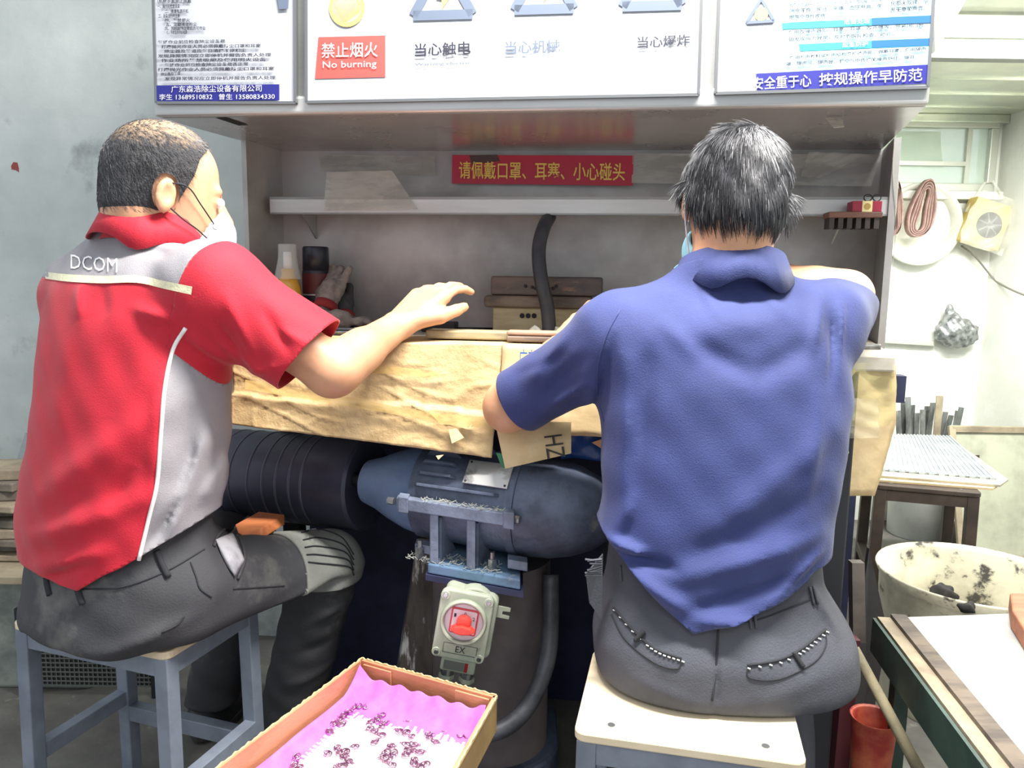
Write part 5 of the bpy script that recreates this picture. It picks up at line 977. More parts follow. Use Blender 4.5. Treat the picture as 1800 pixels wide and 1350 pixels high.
for t in (.128, .345): MB().frame(fr(t, -.014, -.002), max_, unit(np.array([0, -1.0, 0])), up, .022, .028, .032).obj('rail_lug', m_iron, mo, bevel=.002)
for t, s in ((.122, -1), (.368, 1)): MB().cyl(fr(t, .002, .01), fr(t+s*.014, .002, .01), .0075, .0075, 6).obj('bolt', m_rod, mo)
for t in (.195, .272): MB().frame(fr(t, -.108, -.002), max_, unit(np.array([0, -1.0, 0])), up, .018, .020, .098).obj('foot_rib', m_iron, mo, bevel=.002); MB().prism([fr(t+.018, -.108, 0), fr(t+.018, -.02, 0), fr(t+.018, -.108, -.07)], max_*.006).obj('foot_gusset', m_iron, mo)
for t in (.150, .345): MB().frame(fr(t, -.100, -.03), max_, unit(np.array([0, -1.0, 0])), up, .045 if t < .2 else .04, .03, .018).obj('mount_ear', m_iron, mo, bevel=.002)
MB().frame(fr(.152, -.128, -.11), max_, unit(np.array([0, -1.0, 0])), up, .19, .14, .020).obj('base_plate', mat('light_blue_iron', (104, 132, 160), .5, .1, col2=(74, 92, 116), scale=12, col3=(170, 178, 178), scale3=24, lo3=.64, hi3=.74), mo, bevel=.003)
MB().frame(fr(.148, -.140, -.11), max_, unit(np.array([0, -1.0, 0])), up, .20, .145, .011).obj('base_shim', m_shade_steel, mo)
for t in (.172, .325): MB().cyl(fr(t, -.109, .0), fr(t, -.085, .0), .009, .009, 6).obj('bolt', m_rod, mo); MB().cyl(fr(t, -.085, .0), fr(t, -.072, .0), .005, .005, 8).obj('bolt', m_rod, mo)
# greasy dust tufts on the foot
mb = MB()
for i in range(160):
    t = .15+.19*rnd.random(); a = fr(t, -.107, rnd.uniform(-.03, .02)); mb.tube([a, a+np.array([rnd.uniform(-.012, .012), rnd.uniform(-.008, .004), rnd.uniform(.002, .009)])], .0008, 3)
for i in range(90):
    t = .18+.17*rnd.random(); a = fr(t, .015, rnd.uniform(0, .02)); mb.tube([a, a+np.array([rnd.uniform(-.010, .010), rnd.uniform(-.006, .004), rnd.uniform(.0, .006)])], .0008, 3)
o = mb.obj('lint', mat('grey_lint', (150, 152, 146), .95), mo); o['kind'] = 'stuff'
# pedestal: rounded sheet column with bent conduit
pc = fr(.25, -.14, -.06); m_ped = mat('brown_grey_sheet', (116, 106, 106), .55, .2, col2=(90, 84, 90), scale=4, col3=(110, 96, 84), scale3=9, lo3=.62, hi3=.78)
pd = thing('motor_pedestal', 'rounded brown-grey steel pedestal carrying the motor', 'pedestal', (pc[0], pc[1], 0))
mb = MB(); ring = []
for k in range(25): a = math.pi+math.pi*k/24; ring.append((pc[0]+.125*math.cos(a)+.045, pc[1]+.09+.12*math.sin(a)))
ring += [(pc[0]+.17, pc[1]+.2), (pc[0]-.08, pc[1]+.2)]; zt = pc[2]-.002
mb.prism([(x, y, .10) for x, y in ring], (0, 0, zt-.10)); mb.obj('column', m_ped, pd, smooth=True, angle=40)
mb = MB().prism([(pc[0]+1.15*(x-pc[0]), pc[1]+.1+1.15*(y-pc[1]-.1), 0) for x, y in ring], (0, 0, .10)); mb.obj('foot', m_mdark, pd, bevel=.01)
cp = [P(968, 1010, 1.50), P(968, 1090, 1.47), P(962, 1160, 1.44), P(935, 1230, 1.41), P(895, 1275, 1.385), P(845, 1290, 1.37), P(790, 1275, 1.36)]
o = MB().tube(spline(cp, 6), .017, 14).obj('bent_conduit', mat('dull_conduit', (92, 94, 100), .5, .3, col2=(66, 66, 72), scale=12, bump=.4, bscale=60), None, smooth=True); tag(o, 'bent grey cable conduit curving round the foot of the motor pedestal', 'conduit')
o = MB().hexa([P(690, 1190, 1.62), P(760, 1190, 1.62), P(760, 1190, 1.74), P(690, 1190, 1.74)], [P(735, 945, 1.62), P(782, 950, 1.62), P(782, 950, 1.74), P(735, 945, 1.74)]); o = MB().hexa([np.array([q[0], q[1], 0]) for q in (P(676, 1290, 1.60), P(752, 1290, 1.60), P(752, 1290, 1.70), P(676, 1290, 1.70))], [P(734, 945, 1.60), P(780, 948, 1.60), P(780, 944, 1.70), P(734, 942, 1.70)]).obj('timber_prop', mat('limed_timber', (92, 84, 78), .85, col2=(66, 58, 54), scale=5, stretch=(4, 4, 1), col3=(206, 204, 200), scale3=7, lo3=.57, hi3=.64, bump=.5, bscale=40), None, bevel=.006); tag(o, 'dark timber prop streaked with white lime left of the motor pedestal', 'post')
# switch box
m_sw = mat('switch_grey_green', (176, 182, 162), .45, .1, col2=(158, 164, 146), scale=12, bump=.12, bscale=80, col3=(110, 112, 100), scale3=18, lo3=.70, hi3=.78); m_redk = mat('red_switch', (214, 60, 48), .4); m_redplate = mat('red_plate_edge', (196, 52, 66), .5); m_plate = mat('switch_plate', (206, 190, 196), .5)
SY = 1.335; so = P(757, 1152, SY); sx = unit(P(862, 1172, SY-.006)-so); sz = unit(P(768, 1018, SY)-so); sz = unit(sz-sx*(sz@sx)); sy = np.cross(sz, sx); sy = sy*np.sign(sy[1]); u_ = SY/FPX
sw = thing('rotary_switch_box', 'pale grey-green EX switch box with red rotary knob on the motor pedestal', 'switch', so)
def S(a, b, c=0.0): return so+sx*a*u_+sz*b*u_+sy*c
def rrect(a0, a1, b0, b1, r, n=5):
    out = []
    for ca, cb, s0 in ((a1-r, b1-r, 0), (a0+r, b1-r, 90), (a0+r, b0+r, 180), (a1-r, b0+r, 270)):
        for k in range(n+1): t = math.radians(s0+90*k/n); out.append((ca+r*math.cos(t), cb+r*math.sin(t)))
    return out
MB().prism([S(a, b, .0) for a, b in rrect(0, 100, 0, 134, 14)], sy*.016).obj('cover', m_sw, sw, bevel=.003)
MB().prism([S(a, b, .014) for a, b in rrect(4, 108, 4, 128, 14)], sy*.05).obj('housing', m_sw, sw, bevel=.004)
MB().ring([(0, 44*u_), (.03, 44*u_)], S(64, 92, .02), sy, 32).obj('round_back', m_sw, sw, bevel=.003)
MB().ring([(-.006, 36*u_), (-.010, 39*u_), (-.010, 42*u_), (0, 44*u_)], S(50, 78, 0), sy, 40, cap=False).obj('dial_ring', m_sw, sw, smooth=True, solid=.002)
MB().ring([(-.001, 37*u_), (.0, 37*u_)], S(50, 78, -.0006), sy, 40).obj('dial_face', m_plate, sw)
MB().prism([S(a, b, -.003) for a, b in rrect(25, 76, 54, 104, 4)], sy*.002).obj('dial_plate_edge', m_redplate, sw)
MB().prism([S(a, b, -.0042) for a, b in rrect(28, 73, 57, 101, 3)], sy*.0014).obj('dial_plate', m_plate, sw)
kb = thing
MB().ring([(-.020, 10*u_), (-.018, 13*u_), (-.004, 14*u_)], S(51, 80, 0), sy, 24).obj('knob', m_redk, sw, smooth=True, angle=40)
c_ = [(28, 71), (38, 64), (52, 63), (66, 66), (75, 72), (66, 78), (50, 80), (36, 77)]; MB().prism([S(a, b, -.028) for a, b in c_], sy*.018).obj('knob_handle', m_redk, sw, bevel=.0025)
for tx, a, b in (('0', 49, 91), ('1', 31, 86), ('2', 66, 84)): text(tx, S(a, b, -.0046), S(a+4, b, -.0046), S(a, b+7, -.0046), m_ink, sw, off=0)
text('EX', S(44, 16, -.0012), S(62, 16, -.0012), S(44, 28, -.0012), m_ink, sw, off=0)
for a0, a1, b0, b1 in ((20, 84, 12, 13), (20, 84, 31, 32), (20, 21, 12, 32), (83, 84, 12, 32)): MB().prism([S(a0, b0, -.0008), S(a1, b0, -.0008), S(a1, b1, -.0008), S(a0, b1, -.0008)], sy*.0008).obj('raised_frame', m_rim, sw)
for a, b in ((9, 10), (90, 10), (9, 122), (90, 122)): MB().ring([(-.003, 4*u_), (0, 5.5*u_)], S(a, b, 0), sy, 10).obj('screw', m_rod, sw); MB().ring([(-.0015, 8*u_), (0, 9*u_)], S(a, b, 0), sy, 16).obj('screw_boss', m_sw, sw)
MB().prism([S(a, b, .006) for a, b in rrect(20, 86, -28, 0, 4)], sy*.04).obj('terminal_box', m_sw, sw, bevel=.003)
MB().prism([S(26, -24, .0055), S(72, -24, .0055), S(72, -6, .0055), S(26, -6, .0055)], sy*.001).obj('label_plate', mat('grey_label', (132, 134, 130), .4, .5), sw); MB().prism([S(66, -24, .005), S(72, -24, .005), S(72, -6, .005), S(66, -6, .005)], sy*.001).obj('red_label_end', m_redl, sw)
for a in (34, 73): MB().cyl(S(a, -28, .026), S(a, -44, .026), 13*u_, 12*u_, 12).obj('cable_gland', m_rod, sw); MB().cyl(S(a, -44, .026), S(a, -52, .026), 15*u_, 15*u_, 6).obj('gland_nut', m_sw, sw)
MB().prism([S(106, 84, .03), S(132, 84, .03), S(132, 90, .03), S(118, 91, .03), S(118, 98, .03), S(132, 99, .03), S(132, 106, .03), S(106, 106, .03)], sy*.004).obj('mounting_lug', m_sw, sw)
# ================================================================== parts tray
m_traybrown = mat('tray_cardboard', (200, 134, 100), .75, col2=(184, 118, 86), scale=7, stretch=(1, 1, 3), bump=.2, bscale=60); m_trayout = mat('tray_outside', (158, 130, 84), .75, col2=(136, 110, 72), scale=8)
m_pinkp = mat('magenta_paper', (206, 96, 216), .8, col2=(214, 110, 222), scale=30); m_pinkl = mat('glare_pink_paper', (232, 186, 238), .8); m_pinkw = mat('glare_white_paper', (244, 236, 244), .8)  # pale pink and white paint strong light onto the magenta paper
ZR = .40; tc = [PZ(634, 1158, ZR), PZ(872, 1224, ZR)]; tx = unit(tc[1]-tc[0]); tl_ = PZ(385, 1352, ZR); ty = np.array([tx[1], -tx[0], 0]); TW = np.linalg.norm(tc[1]-tc[0]); TD = .40; TH = .062
tlx = unit((tl_-tc[0])*.6+ty*np.linalg.norm(tl_-tc[0])*.4); 
tr = thing('parts_tray', 'shallow cardboard tray lined with magenta paper in front of the motor', 'tray', tc[0]+tx*TW/2+ty*TD/2-dz*TH)
def T(a, b, z=0.0): return tc[0]+tx*a+(tlx*(1-a/TW)+unit(PZ(800, 1352, ZR)-tc[1])*(a/TW))*b+dz*z
th_ = .005
MB().hexa([T(0, 0, -TH), T(0, TD, -TH), T(TW, TD, -TH), T(TW, 0, -TH)][::-1], [T(0, 0, -TH+.004), T(0, TD, -TH+.004), T(TW, TD, -TH+.004), T(TW, 0, -TH+.004)][::-1]).obj('bottom', m_trayout, tr)
for a0, b0, a1, b1 in ((0, 0, TW, 0), (0, TD, TW, TD), (0, 0, 0, TD), (TW, 0, TW, TD)):
    A0, A1 = T(a0, b0, -TH), T(a1, b1, -TH); dd = unit(A1-A0); nn = np.array([-dd[1], dd[0], 0]); ctr = T(TW/2, TD/2); nn = nn*np.sign((ctr-A0)@nn)
    MB().frame(A0, dd, nn, up, np.linalg.norm(A1-A0), th_, TH).obj('wall', m_traybrown, tr); MB().frame(A0-nn*.0015, dd, nn, up, np.linalg.norm(A1-A0), .0015, TH-.002).obj('outer_face', m_trayout, tr)
    mb = MB(); Ln = np.linalg.norm(A1-A0); L1 = [A0+dd*Ln*i/60+dz*(TH-.003) for i in range(61)]; L2 = [q+dz*(.005+.002*math.sin(i*2.3)*math.sin(i*.7)) for i, q in enumerate(L1)]; mb.strip(L1, L2); mb.obj('torn_rim', mat('torn_rim', (206, 176, 128), .85), tr, solid=.003)
MB().frame(T(.012, .006, -TH+.01), tx, ty, up, .06, .004, TH-.014).obj('corner_flap', m_traybrown, tr); MB().frame(T(TW-.075, .006, -TH+.01), tx, ty, up, .065, .004, TH-.014).obj('corner_flap', m_traybrown, tr)
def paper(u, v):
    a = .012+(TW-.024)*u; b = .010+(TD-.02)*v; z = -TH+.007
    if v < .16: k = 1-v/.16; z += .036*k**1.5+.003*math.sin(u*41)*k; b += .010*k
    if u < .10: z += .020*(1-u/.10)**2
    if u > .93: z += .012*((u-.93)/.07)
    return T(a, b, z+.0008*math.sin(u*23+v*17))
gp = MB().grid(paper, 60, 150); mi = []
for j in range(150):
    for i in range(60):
        u, v = (i+.5)/60, (j+.5)/150; e_ = min(v+.03*math.sin(i*7.3)*math.sin(i*2.9)-.02*math.sin(u*6), .30*u+.14+.006*math.sin(j*1.7), .16+(1-u)*.9); mi.append(0 if e_ < .17 else 1 if e_ < .185+.02*math.sin(i*5.1+j*.3) else 2)  # painted glare: face materials go white over the flat middle
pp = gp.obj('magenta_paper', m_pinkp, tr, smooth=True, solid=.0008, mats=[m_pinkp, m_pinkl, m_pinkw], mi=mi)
# small bright pressed clips lying on the paper
m_clip = mat('nickel_clip', (176, 140, 160), .25, .8, col2=(120, 72, 104), scale=40)
mb = MB(); mb.tube([np.array([.0052*math.cos(t), .0042*math.sin(t), .0012]) for t in np.linspace(.35, 2*math.pi-.35, 14)], .0011, 6); mb.ring([(0, .0028), (.0012, .0030), (.0016, .0018)], (0, 0, .0002), (0, 0, 1), 10, squash=.75); mb.frame((.0048, -.0016, .0004), (1, 0, 0), (0, 1, 0), (0, 0, 1), .0034, .0008, .0012); mb.frame((.0048, .0009, .0004), (1, 0, 0), (0, 1, 0), (0, 0, 1), .0034, .0008, .0012)
base_clip = None; n_clip = 0
cl_px = [(870, 405), (905, 402), (955, 408), (838, 437), (806, 462), (785, 485), (745, 512), (795, 515), (718, 562), (1052, 458), (1022, 485), (978, 502), (1062, 508), (1050, 530), (975, 545), (1000, 562), (1045, 585), (1005, 628), (1215, 470), (1225, 492), (1160, 562), (1205, 570), (1240, 595), (1345, 580), (1350, 602), (1385, 628), (1448, 556), (1492, 558), (1548, 585), (1588, 592),
         (880, 658), (768, 665), (708, 702), (780, 695), (820, 690), (812, 718), (838, 750), (765, 785), (510, 722), (495, 775), (1108, 655), (1075, 695), (1125, 700), (1065, 728), (1090, 745), (1115, 775), (1200, 645), (1250, 645), (1215, 680), (1245, 685), (1290, 692), (1200, 712), (1255, 740), (1252, 770), (1325, 770), (1290, 790), (530, 790), (800, 780)]
for i, (zx, zy) in enumerate(cl_px):
    px, py = 380+zx/3.6, 1130+zy/3.6; p = PZ(px, py, ZR-TH+.0105)
    if base_clip is None: o = base_clip = mb.obj('metal_clip', m_clip, None, world=False, smooth=True); tag(o, 'tiny bright nickel clip lying loose on the magenta paper', 'clip', 'tiny clips on the paper')
    else: o = base_clip.copy(); COL.objects.link(o)
    o.location = V3(p); o.rotation_euler = (rnd.uniform(-.25, .25), rnd.uniform(-.25, .25), rnd.uniform(0, 6.28)); s = rnd.uniform(1.1, 1.4); o.scale = (s, s, s)
ctr = T(TW/2, TD/2); make_stool('low blue-grey metal stand holding up the cardboard tray', (ctr[0], ctr[1]), math.atan2(tx[1], tx[0]), TW*.86, TD*.7, ZR-TH-.001, low=.10)
# ================================================================== left: plinth with off-cuts
m_conc = mat('rough_concrete', (136, 142, 134), .95, col2=(104, 110, 104), scale=9, lo=.4, hi=.62, bump=.9, bscale=30, col3=(66, 70, 66), scale3=14, lo3=.62, hi3=.7)
m_off = mat('grimy_offcut', (126, 116, 100), .8, col2=(92, 84, 76), scale=8, bump=.4, bscale=40); m_off2 = mat('pale_offcut', (158, 146, 122), .8, col2=(126, 114, 96), scale=8, bump=.4, bscale=40)
zl = P(20, 1012, 1.92)[2]; xl = P(62, 1012, 1.92)[0]
o = MB().frame((-2.3, 1.90, 0), (1, 0, 0), (0, 1, 0), (0, 0, 1), xl+2.3+.14, .27, zl).obj('concrete_plinth', m_conc, None, bevel=.01); tag(o, 'rough grey concrete plinth under the stack of off-cuts at the left wall', 'plinth')
plk = MB().frame((-2.25, 1.86, zl), (1, 0, 0), (0, 1, 0), (0, 0, 1), xl+2.25+.05, .30, .022).obj('ledge_board', m_off2, None, bevel=.003); tag(plk, 'grey wooden ledge board on top of the concrete plinth', 'board')
spec = [('dark', 0), ('pale', 1)]; zc = zl+.024; i = 0; pos = ['lowest', 'second lowest', 'third', 'fourth', 'fifth', 'sixth', 'seventh', 'eighth', 'ninth', 'topmost']
for k in range(10):
    hgt = (.018, .024, .02, .026, .022, .028, .02, .026, .024, .03)[k]; xr = P(58-k*3.2+8*math.sin(k*2.4), 950, 1.95)[0]; L = .30+.06*math.sin(k*3.1)
    b = MB().box((xr-L/2, 2.02+.02*math.sin(k*1.7), zc+hgt/2), (L, .13, hgt), .16*math.sin(k*2.9)).obj('wood_offcut', m_off if k % 3 else m_off2, None, bevel=.004)
    tag(b, '%s grimy wooden off-cut in the stack on the plinth' % pos[k], 'wood piece', 'wooden off-cuts on the plinth'); zc += hgt+.0008
a = P(28, 842, 2.10); o = MB().prism([P(18, 845, 2.10), P(52, 835, 2.10), P(62, 768, 2.16), P(44, 762, 2.16)], (0, .006, 0)).obj('leaning_sheet', mat('dull_sheet', (150, 156, 158), .5, .5, col2=(120, 126, 128), scale=6), None); tag(o, 'small dull metal sheet leaning on the left wall above the off-cuts', 'metal sheet')
mp_ = thing('mesh_panel', 'dark wire mesh panel standing on the floor behind the left stool', 'panel', PZ(160, 1215, 0)); y_ = 1.86
MB().frame((P(40, 1200, y_)[0], y_+.012, .03), (1, 0, 0), (0, 1, 0), (0, 0, 1), .34, .006, .20).obj('backing', mat('dark_backing', (48, 50, 50), .8), mp_)
mb = MB(); x0 = P(40, 1200, y_)[0]
for k in range(29): mb.bar((x0+k*.012, y_+.008, .03), (x0+k*.012, y_+.008, .23), .003, .003)
for k in range(17): mb.bar((x0, y_+.006, .03+k*.0125), (x0+.34, y_+.006, .03+k*.0125), .003, .003)
o = mb.obj('wire_mesh', mat('mesh_grey', (84, 88, 84), .7), mp_); o['kind'] = 'stuff'
for xx in (x0, x0+.34): MB().frame((xx-.008, y_, 0), (1, 0, 0), (0, 1, 0), (0, 0, 1), .016, .016, .24).obj('frame_bar', m_rodd, mp_)
# red paint mark on the wall
wn = np.array([.078, .997, 0]); q = [PP(a, b, wl0, wn, .001) for a, b in ((20, 292), (24, 285), (31, 286), (33, 294), (34, 303), (28, 299), (21, 298))]
o = MB().prism(q, (0, -.0005, 0)).obj('red_paint_chip', mat('dull_red_chip', (140, 66, 62), .8), None); tag(o, 'small dull red paint mark on the left grey wall', 'mark')
# ================================================================== right wall things
W = 3.43
bs = thing('round_basin', 'large pale round basin hung flat on the white wall under the window', 'basin', P(1618, 462, W)); bc = P(1612, 395, W); r_ = 70*W/FPX
m_basin = mat('pale_plastic', (214, 214, 200), .3, col2=(200, 200, 186), scale=6)
MB().ring([(0, r_*.80), (-.004, r_*.80), (-.05, r_*.9), (-.055, r_*.985), (-.045, r_), (-.03, r_*.985)], bc+np.array([0, .01, 0]), (0, 1, 0), 48, cap=False).obj('rim', m_basin, bs, smooth=True, solid=.003)
MB().ring([(0, r_*.82), (.003, r_*.82)], bc, (0, 1, 0), 48).obj('bottom', m_basin, bs)
m_belt = mat('belt_backing', (170, 140, 130), .8, col2=(140, 112, 104), scale=20); m_grit = mat('belt_grit', (110, 86, 80), .95, bump=.6, bscale=200)
def belts(label, cx, top, bot, wd, lean, n, Y):
    th = thing('sanding_belt_bundle', label, 'sanding belts', P(cx, bot, Y), 0, 'sanding belts hung on the wall'); s = Y/FPX
    for k in range(n):
        f = 1-k*.11; L = []
        for j in range(40):
            t = 2*math.pi*j/40; yy = (top+bot)/2-(bot-top)/2*math.cos(t)*(1-.04*k)+k*.5; ww = wd/2*f*(.42+.58*((1-math.cos(t))/2)**.8); xx = cx+lean*((yy-top)/(bot-top)-.5)*-1+ww*math.sin(t)*1.0+(2.0*math.sin(3*t) if k else 0); L.append(P(xx, yy, Y))
        L2 = [p+np.array([0, -.035, 0]) for p in L]; mb = MB(); mm = len(L); mb.add(L+L2, [(i, (i+1) % mm, mm+(i+1) % mm, mm+i) for i in range(mm)]); mb.obj('belt', m_belt if k % 2 == 0 else m_grit, th, smooth=True, solid=.0035 if k else .006)
belts('full bundle of pinkish sanding belts hanging in front of the round basin', 1617, 318, 415, 52, 22, 7, W-.07)
belts('half-hidden bundle of sanding belts hanging next to the cabinet side', 1566, 318, 413, 34, 6, 6, W-.07)
# yellow fan box in a clear bag
yb_ = thing('bagged_fan_box', 'yellow carton with round dark grille hanging in a clear plastic bag', 'box', P(1728, 445, W-.04)); yc = P(1730, 394, W-.06); rr = math.radians(-16); ax_ = np.array([math.cos(rr), 0, math.sin(rr)]); az_ = np.array([-math.sin(rr), 0, math.cos(rr)]); s = (W-.06)/FPX
MB().frame(yc-ax_*33*s-az_*38*s+np.array([0, -.03, 0]), ax_, np.array([0, 1.0, 0]), az_, 66*s, .07, 76*s).obj('carton', mat('yellow_card', (214, 192, 116), .6, col2=(200, 176, 100), scale=8), yb_, bevel=.003)
fc = yc+ax_*2*s-az_*2*s+np.array([0, -.0305, 0]); MB().ring([(0, 22*s), (-.001, 22*s)], fc, (0, 1, 0), 28).obj('grille_opening', m_dark, yb_)
for k in range(7): t = 2*math.pi*k/7; MB().bar(fc+np.array([0, -.003, 0]), fc+np.array([math.cos(t)*20*s, -.003, math.sin(t)*20*s]), .006, .003, up=(0, 1, 0)).obj('spoke', m_rim, yb_)
MB().ring([(0, 6*s), (-.004, 6*s)], fc, (0, 1, 0), 14).obj('hub', m_rim, yb_)
m_bag = mat('clear_bag', (236, 236, 226), .12, alpha=.28, bump=.9, bscale=30)
MB().grid(lambda u, v: yc+ax_*(u-.5)*88*s*(.75+.25*math.sin(v*2.6))+az_*(.62-v*1.2)*78*s+np.array([0, -.048-.014*math.sin(u*11+v*7)*math.sin(v*9), 0]), 18, 18).obj('bag', m_bag, yb_, smooth=True)
MB().tube([P(1698, 372, W-.05), P(1730, 322, W-.03), P(1745, 318, W-.02), P(1765, 350, W-.05)], .007, 7).obj('bag_handle', m_bag, yb_, smooth=True)
cb = [P(1690, 432, W-.02), P(1715, 452, W-.02), P(1745, 488, W-.02), P(1765, 503, 3.30), P(1810, 522, 3.0), P(1850, 530, 2.8)]
o = MB().tube(spline(cb, 6), .004, 7).obj('wall_cable', mat('grey_cable', (120, 118, 108), .6), None, smooth=True); tag(o, 'thin grey cable sagging across the right white wall', 'cable')
# bag of steel balls on the wall shelf
sb_ = thing('plastic_bag', 'clear plastic bag full of grey scrap on the white wall', 'bag', P(1682, 615, W-.04)); c = P(1682, 586, W-.03)
V, F = mesh_sdf(lambda p: smax(smin(ell(p, c, (.095, .045, .065)), cap(p, c+np.array([-.02, 0, .03]), c+np.array([-.045, 0, .115]), .045, .012), .04)-.006*np.sin(p[:, 0]*120)*np.sin(p[:, 2]*110+p[:, 0]*50), p[:, 1]-W-.012, .004), c-.17, c+.2, .008); mobj('contents', V, F, mat('scrap_fill', (150, 154, 152), .25, .4, col2=(92, 96, 96), scale=40, bump=.9, bscale=60), sb_, smooth=True)
# stool with sheet stack
m_brn = mat('dark_brown_steel', (74, 62, 54), .6, .2, col2=(54, 46, 42), scale=8); YT = [PZ(1538, 846, .50), PZ(1728, 862, .50)]; ex = unit(YT[1]-YT[0]); ey = np.array([-ex[1], ex[0], 0]); tw = np.linalg.norm(YT[1]-YT[0]); cs = YT[0]+ex*tw/2+ey*.15
make_stool('dark brown metal stool carrying the pile of sheets by the right wall', cs, math.atan2(ex[1], ex[0]), tw, .30, .49, ply=m_brn, paint=m_brn, tube=.032)
def sheet(name, label, quad, z, th, m, amp=0.0): 
    p = [PZ(a, b, z) for a, b in quad]; o = MB().prism(p, (0, 0, th)).obj(name, m, None); return tag(o, label, 'sheet', 'sheets on the brown stool')
sheet('flat_sheet', 'pale brown board at the bottom of the sheet pile on the brown stool', [(1532, 846), (1745, 862), (1760, 852), (1680, 790), (1545, 785)], .491, .006, m_card2)
sheet('flat_sheet', 'greyish cardboard in the middle of the sheet pile on the brown stool', [(1530, 838), (1758, 856), (1772, 846), (1690, 786), (1545, 780)], .498, .006, mat('grey_card', (176, 170, 150), .8, col2=(140, 134, 118), scale=9))
cs_ = thing('ribbed_metal_sheet', 'silvery ribbed metal sheet on top of the pile on the brown stool', 'sheet', PZ(1640, 820, .506), 0, 'sheets on the brown stool'); m_zinc = mat('zinc_sheet', (196, 204, 208), .35, .6, col2=(170, 178, 184), scale=12)
c4 = [PZ(1540, 826, .506), PZ(1752, 842, .506), PZ(1672, 768, .506), PZ(1548, 764, .506)]; MB().prism(c4, (0, 0, .003)).obj('sheet', m_zinc, cs_)
for k in range(22):
    u = (k+.5)/22; a = c4[3]*(1-u)+c4[2]*u; b = c4[0]*(1-u)+c4[1]*u; MB().bar(a+dz*.004, b+dz*.004, .006, .004).obj('rib', m_zinc, cs_)
for k in range(12):
    u = (k+.3)/12; a = c4[0]*(1-u)+c4[1]*u; MB().bar(a-ey*.002, a-ey*.002+(c4[1]-c4[0])*.05, .01, .008).obj('edge_tab', m_zinc, cs_)
# white drum with steel strips
bd = PZ(1614, 938, 0); wd = thing('white_drum', 'white plastic drum standing behind the brown stool', 'drum', bd); rb2 = 56*bd[1]/FPX
MB().ring([(0, rb2*.9), (.004, rb2*.94), (.34, rb2), (.36, rb2*1.03), (.36, rb2*.97), (.03, rb2*.88)], bd, (0, 0, 1), 36, cap=False).obj('shell', mat('drum_white', (214, 216, 210), .5, col2=(190, 192, 186), scale=5), wd, smooth=True); MB().ring([(.0, rb2*.9), (.03, rb2*.9)], bd, (0, 0, 1), 36).obj('bottom', m_whitepl, wd)
MB().ring([(.18, rb2*.985), (.185, rb2*.995), (.19, rb2*.985)], bd, (0, 0, 1), 36, cap=False).obj('band', m_rim, wd, smooth=True)
m_strip = mat('strip_steel', (140, 144, 142), .45, .6, col2=(96, 100, 98), scale=10, stretch=(4, 4, 1))
tops = sorted([(1578, 722), (1588, 706), (1596, 698), (1604, 712), (1612, 726), (1622, 720), (1630, 714), (1640, 708), (1652, 696), (1662, 724), (1672, 730), (1684, 722), (1690, 716), (1600, 730)])
for i, (x, y) in enumerate(tops):
    t_ = P(x, y, bd[1]+.02*math.sin(i*2.1)); b_ = bd+np.array([(t_[0]-bd[0])*.45, .05*math.sin(i*1.9), .035]); o = MB().bar(b_, t_, .022 if x != 1652 else .03, .004, up=(0, 1, .1)).obj('steel_strip', m_strip if x != 1652 else m_off2, None); tag(o, 'tall pale wooden strip standing among the steel strips in the white drum' if x == 1652 else '%s narrow grey steel strip from the left in the bundle in the white drum' % ORD[i], 'strip', 'strips standing in the drum')
# framed board leaning at the right wall
fb_ = thing('framed_board', 'grey-green framed board leaning against the right white wall', 'board', PZ(1760, 985, 0)); Yb = 2.93; xa, xb = P(1712, 760, Yb)[0], P(1712, 760, Yb)[0]+.62; za = P(1712, 762, Yb)[2]
lean = lambda x, z: np.array([x, Yb+(z/za)*.16, z])
MB().prism([lean(xa, .0), lean(xb, .0), lean(xb, za), lean(xa, za)], (0, .008, 0)).obj('panel', mat('grey_green_board', (164, 166, 146), .7, col2=(140, 142, 124), scale=5), fb_)
for (x0, z0, x1, z1) in ((xa, .0, xa, za), (xb, 0, xb, za), (xa, .012, xb, .012), (xa, za-.012, xb, za-.012)): MB().bar(lean(x0, z0)+np.array([0, -.006, 0]), lean(x1, z1)+np.array([0, -.006, 0]), .026, .016, up=(0, 1, 0)).obj('frame_rail', m_off2, fb_, bevel=.002)
o = MB().hexa([PZ(1690, 978, 0), PZ(1706, 978, 0), PZ(1706, 968, 0), PZ(1690, 968, 0)], [P(1708, 800, 3.0), P(1722, 800, 3.0), P(1722, 800, 3.05), P(1708, 800, 3.05)]).obj('leaning_batten', m_brn, None); tag(o, 'narrow dark slat leaning beside the framed board', 'slat')
# big stone tub
zt_ = .36; tcn = (PZ(1690, 958, zt_)+PZ(1690, 1062, zt_))/2; tr_ = (PZ(1690, 958, zt_)[1]-PZ(1690, 1062, zt_)[1])/2+.02; tcn = np.array([tcn[0]+.03, tcn[1], 0]); m_tub = mat('stained_white_tub', (204, 200, 176), .7, col2=(170, 164, 142), scale=8, bump=.4, bscale=25, col3=(64, 60, 55), scale3=16, lo3=.57, hi3=.64)
tb = thing('slurry_tub', 'wide stained white tub on the floor between the stool and the low table', 'tub', tcn)
MB().ring([(0, tr_*.86), (.02, tr_*.9), (.33, tr_*.98), (.355, tr_*1.03), (.36, tr_*1.02), (.35, tr_*.95), (.16, tr_*.88)], tcn, (0, 0, 1), 48, cap=False).obj('shell', m_tub, tb, smooth=True)
MB().ring([(.14, tr_*.86), (.17, tr_*.90), (.172, tr_*.5)], tcn, (0, 0, 1), 40).obj('sludge', mat('pale_sludge', (170, 164, 144), .6, col2=(90, 84, 76), scale=9, bump=.6, bscale=20), tb, smooth=True)
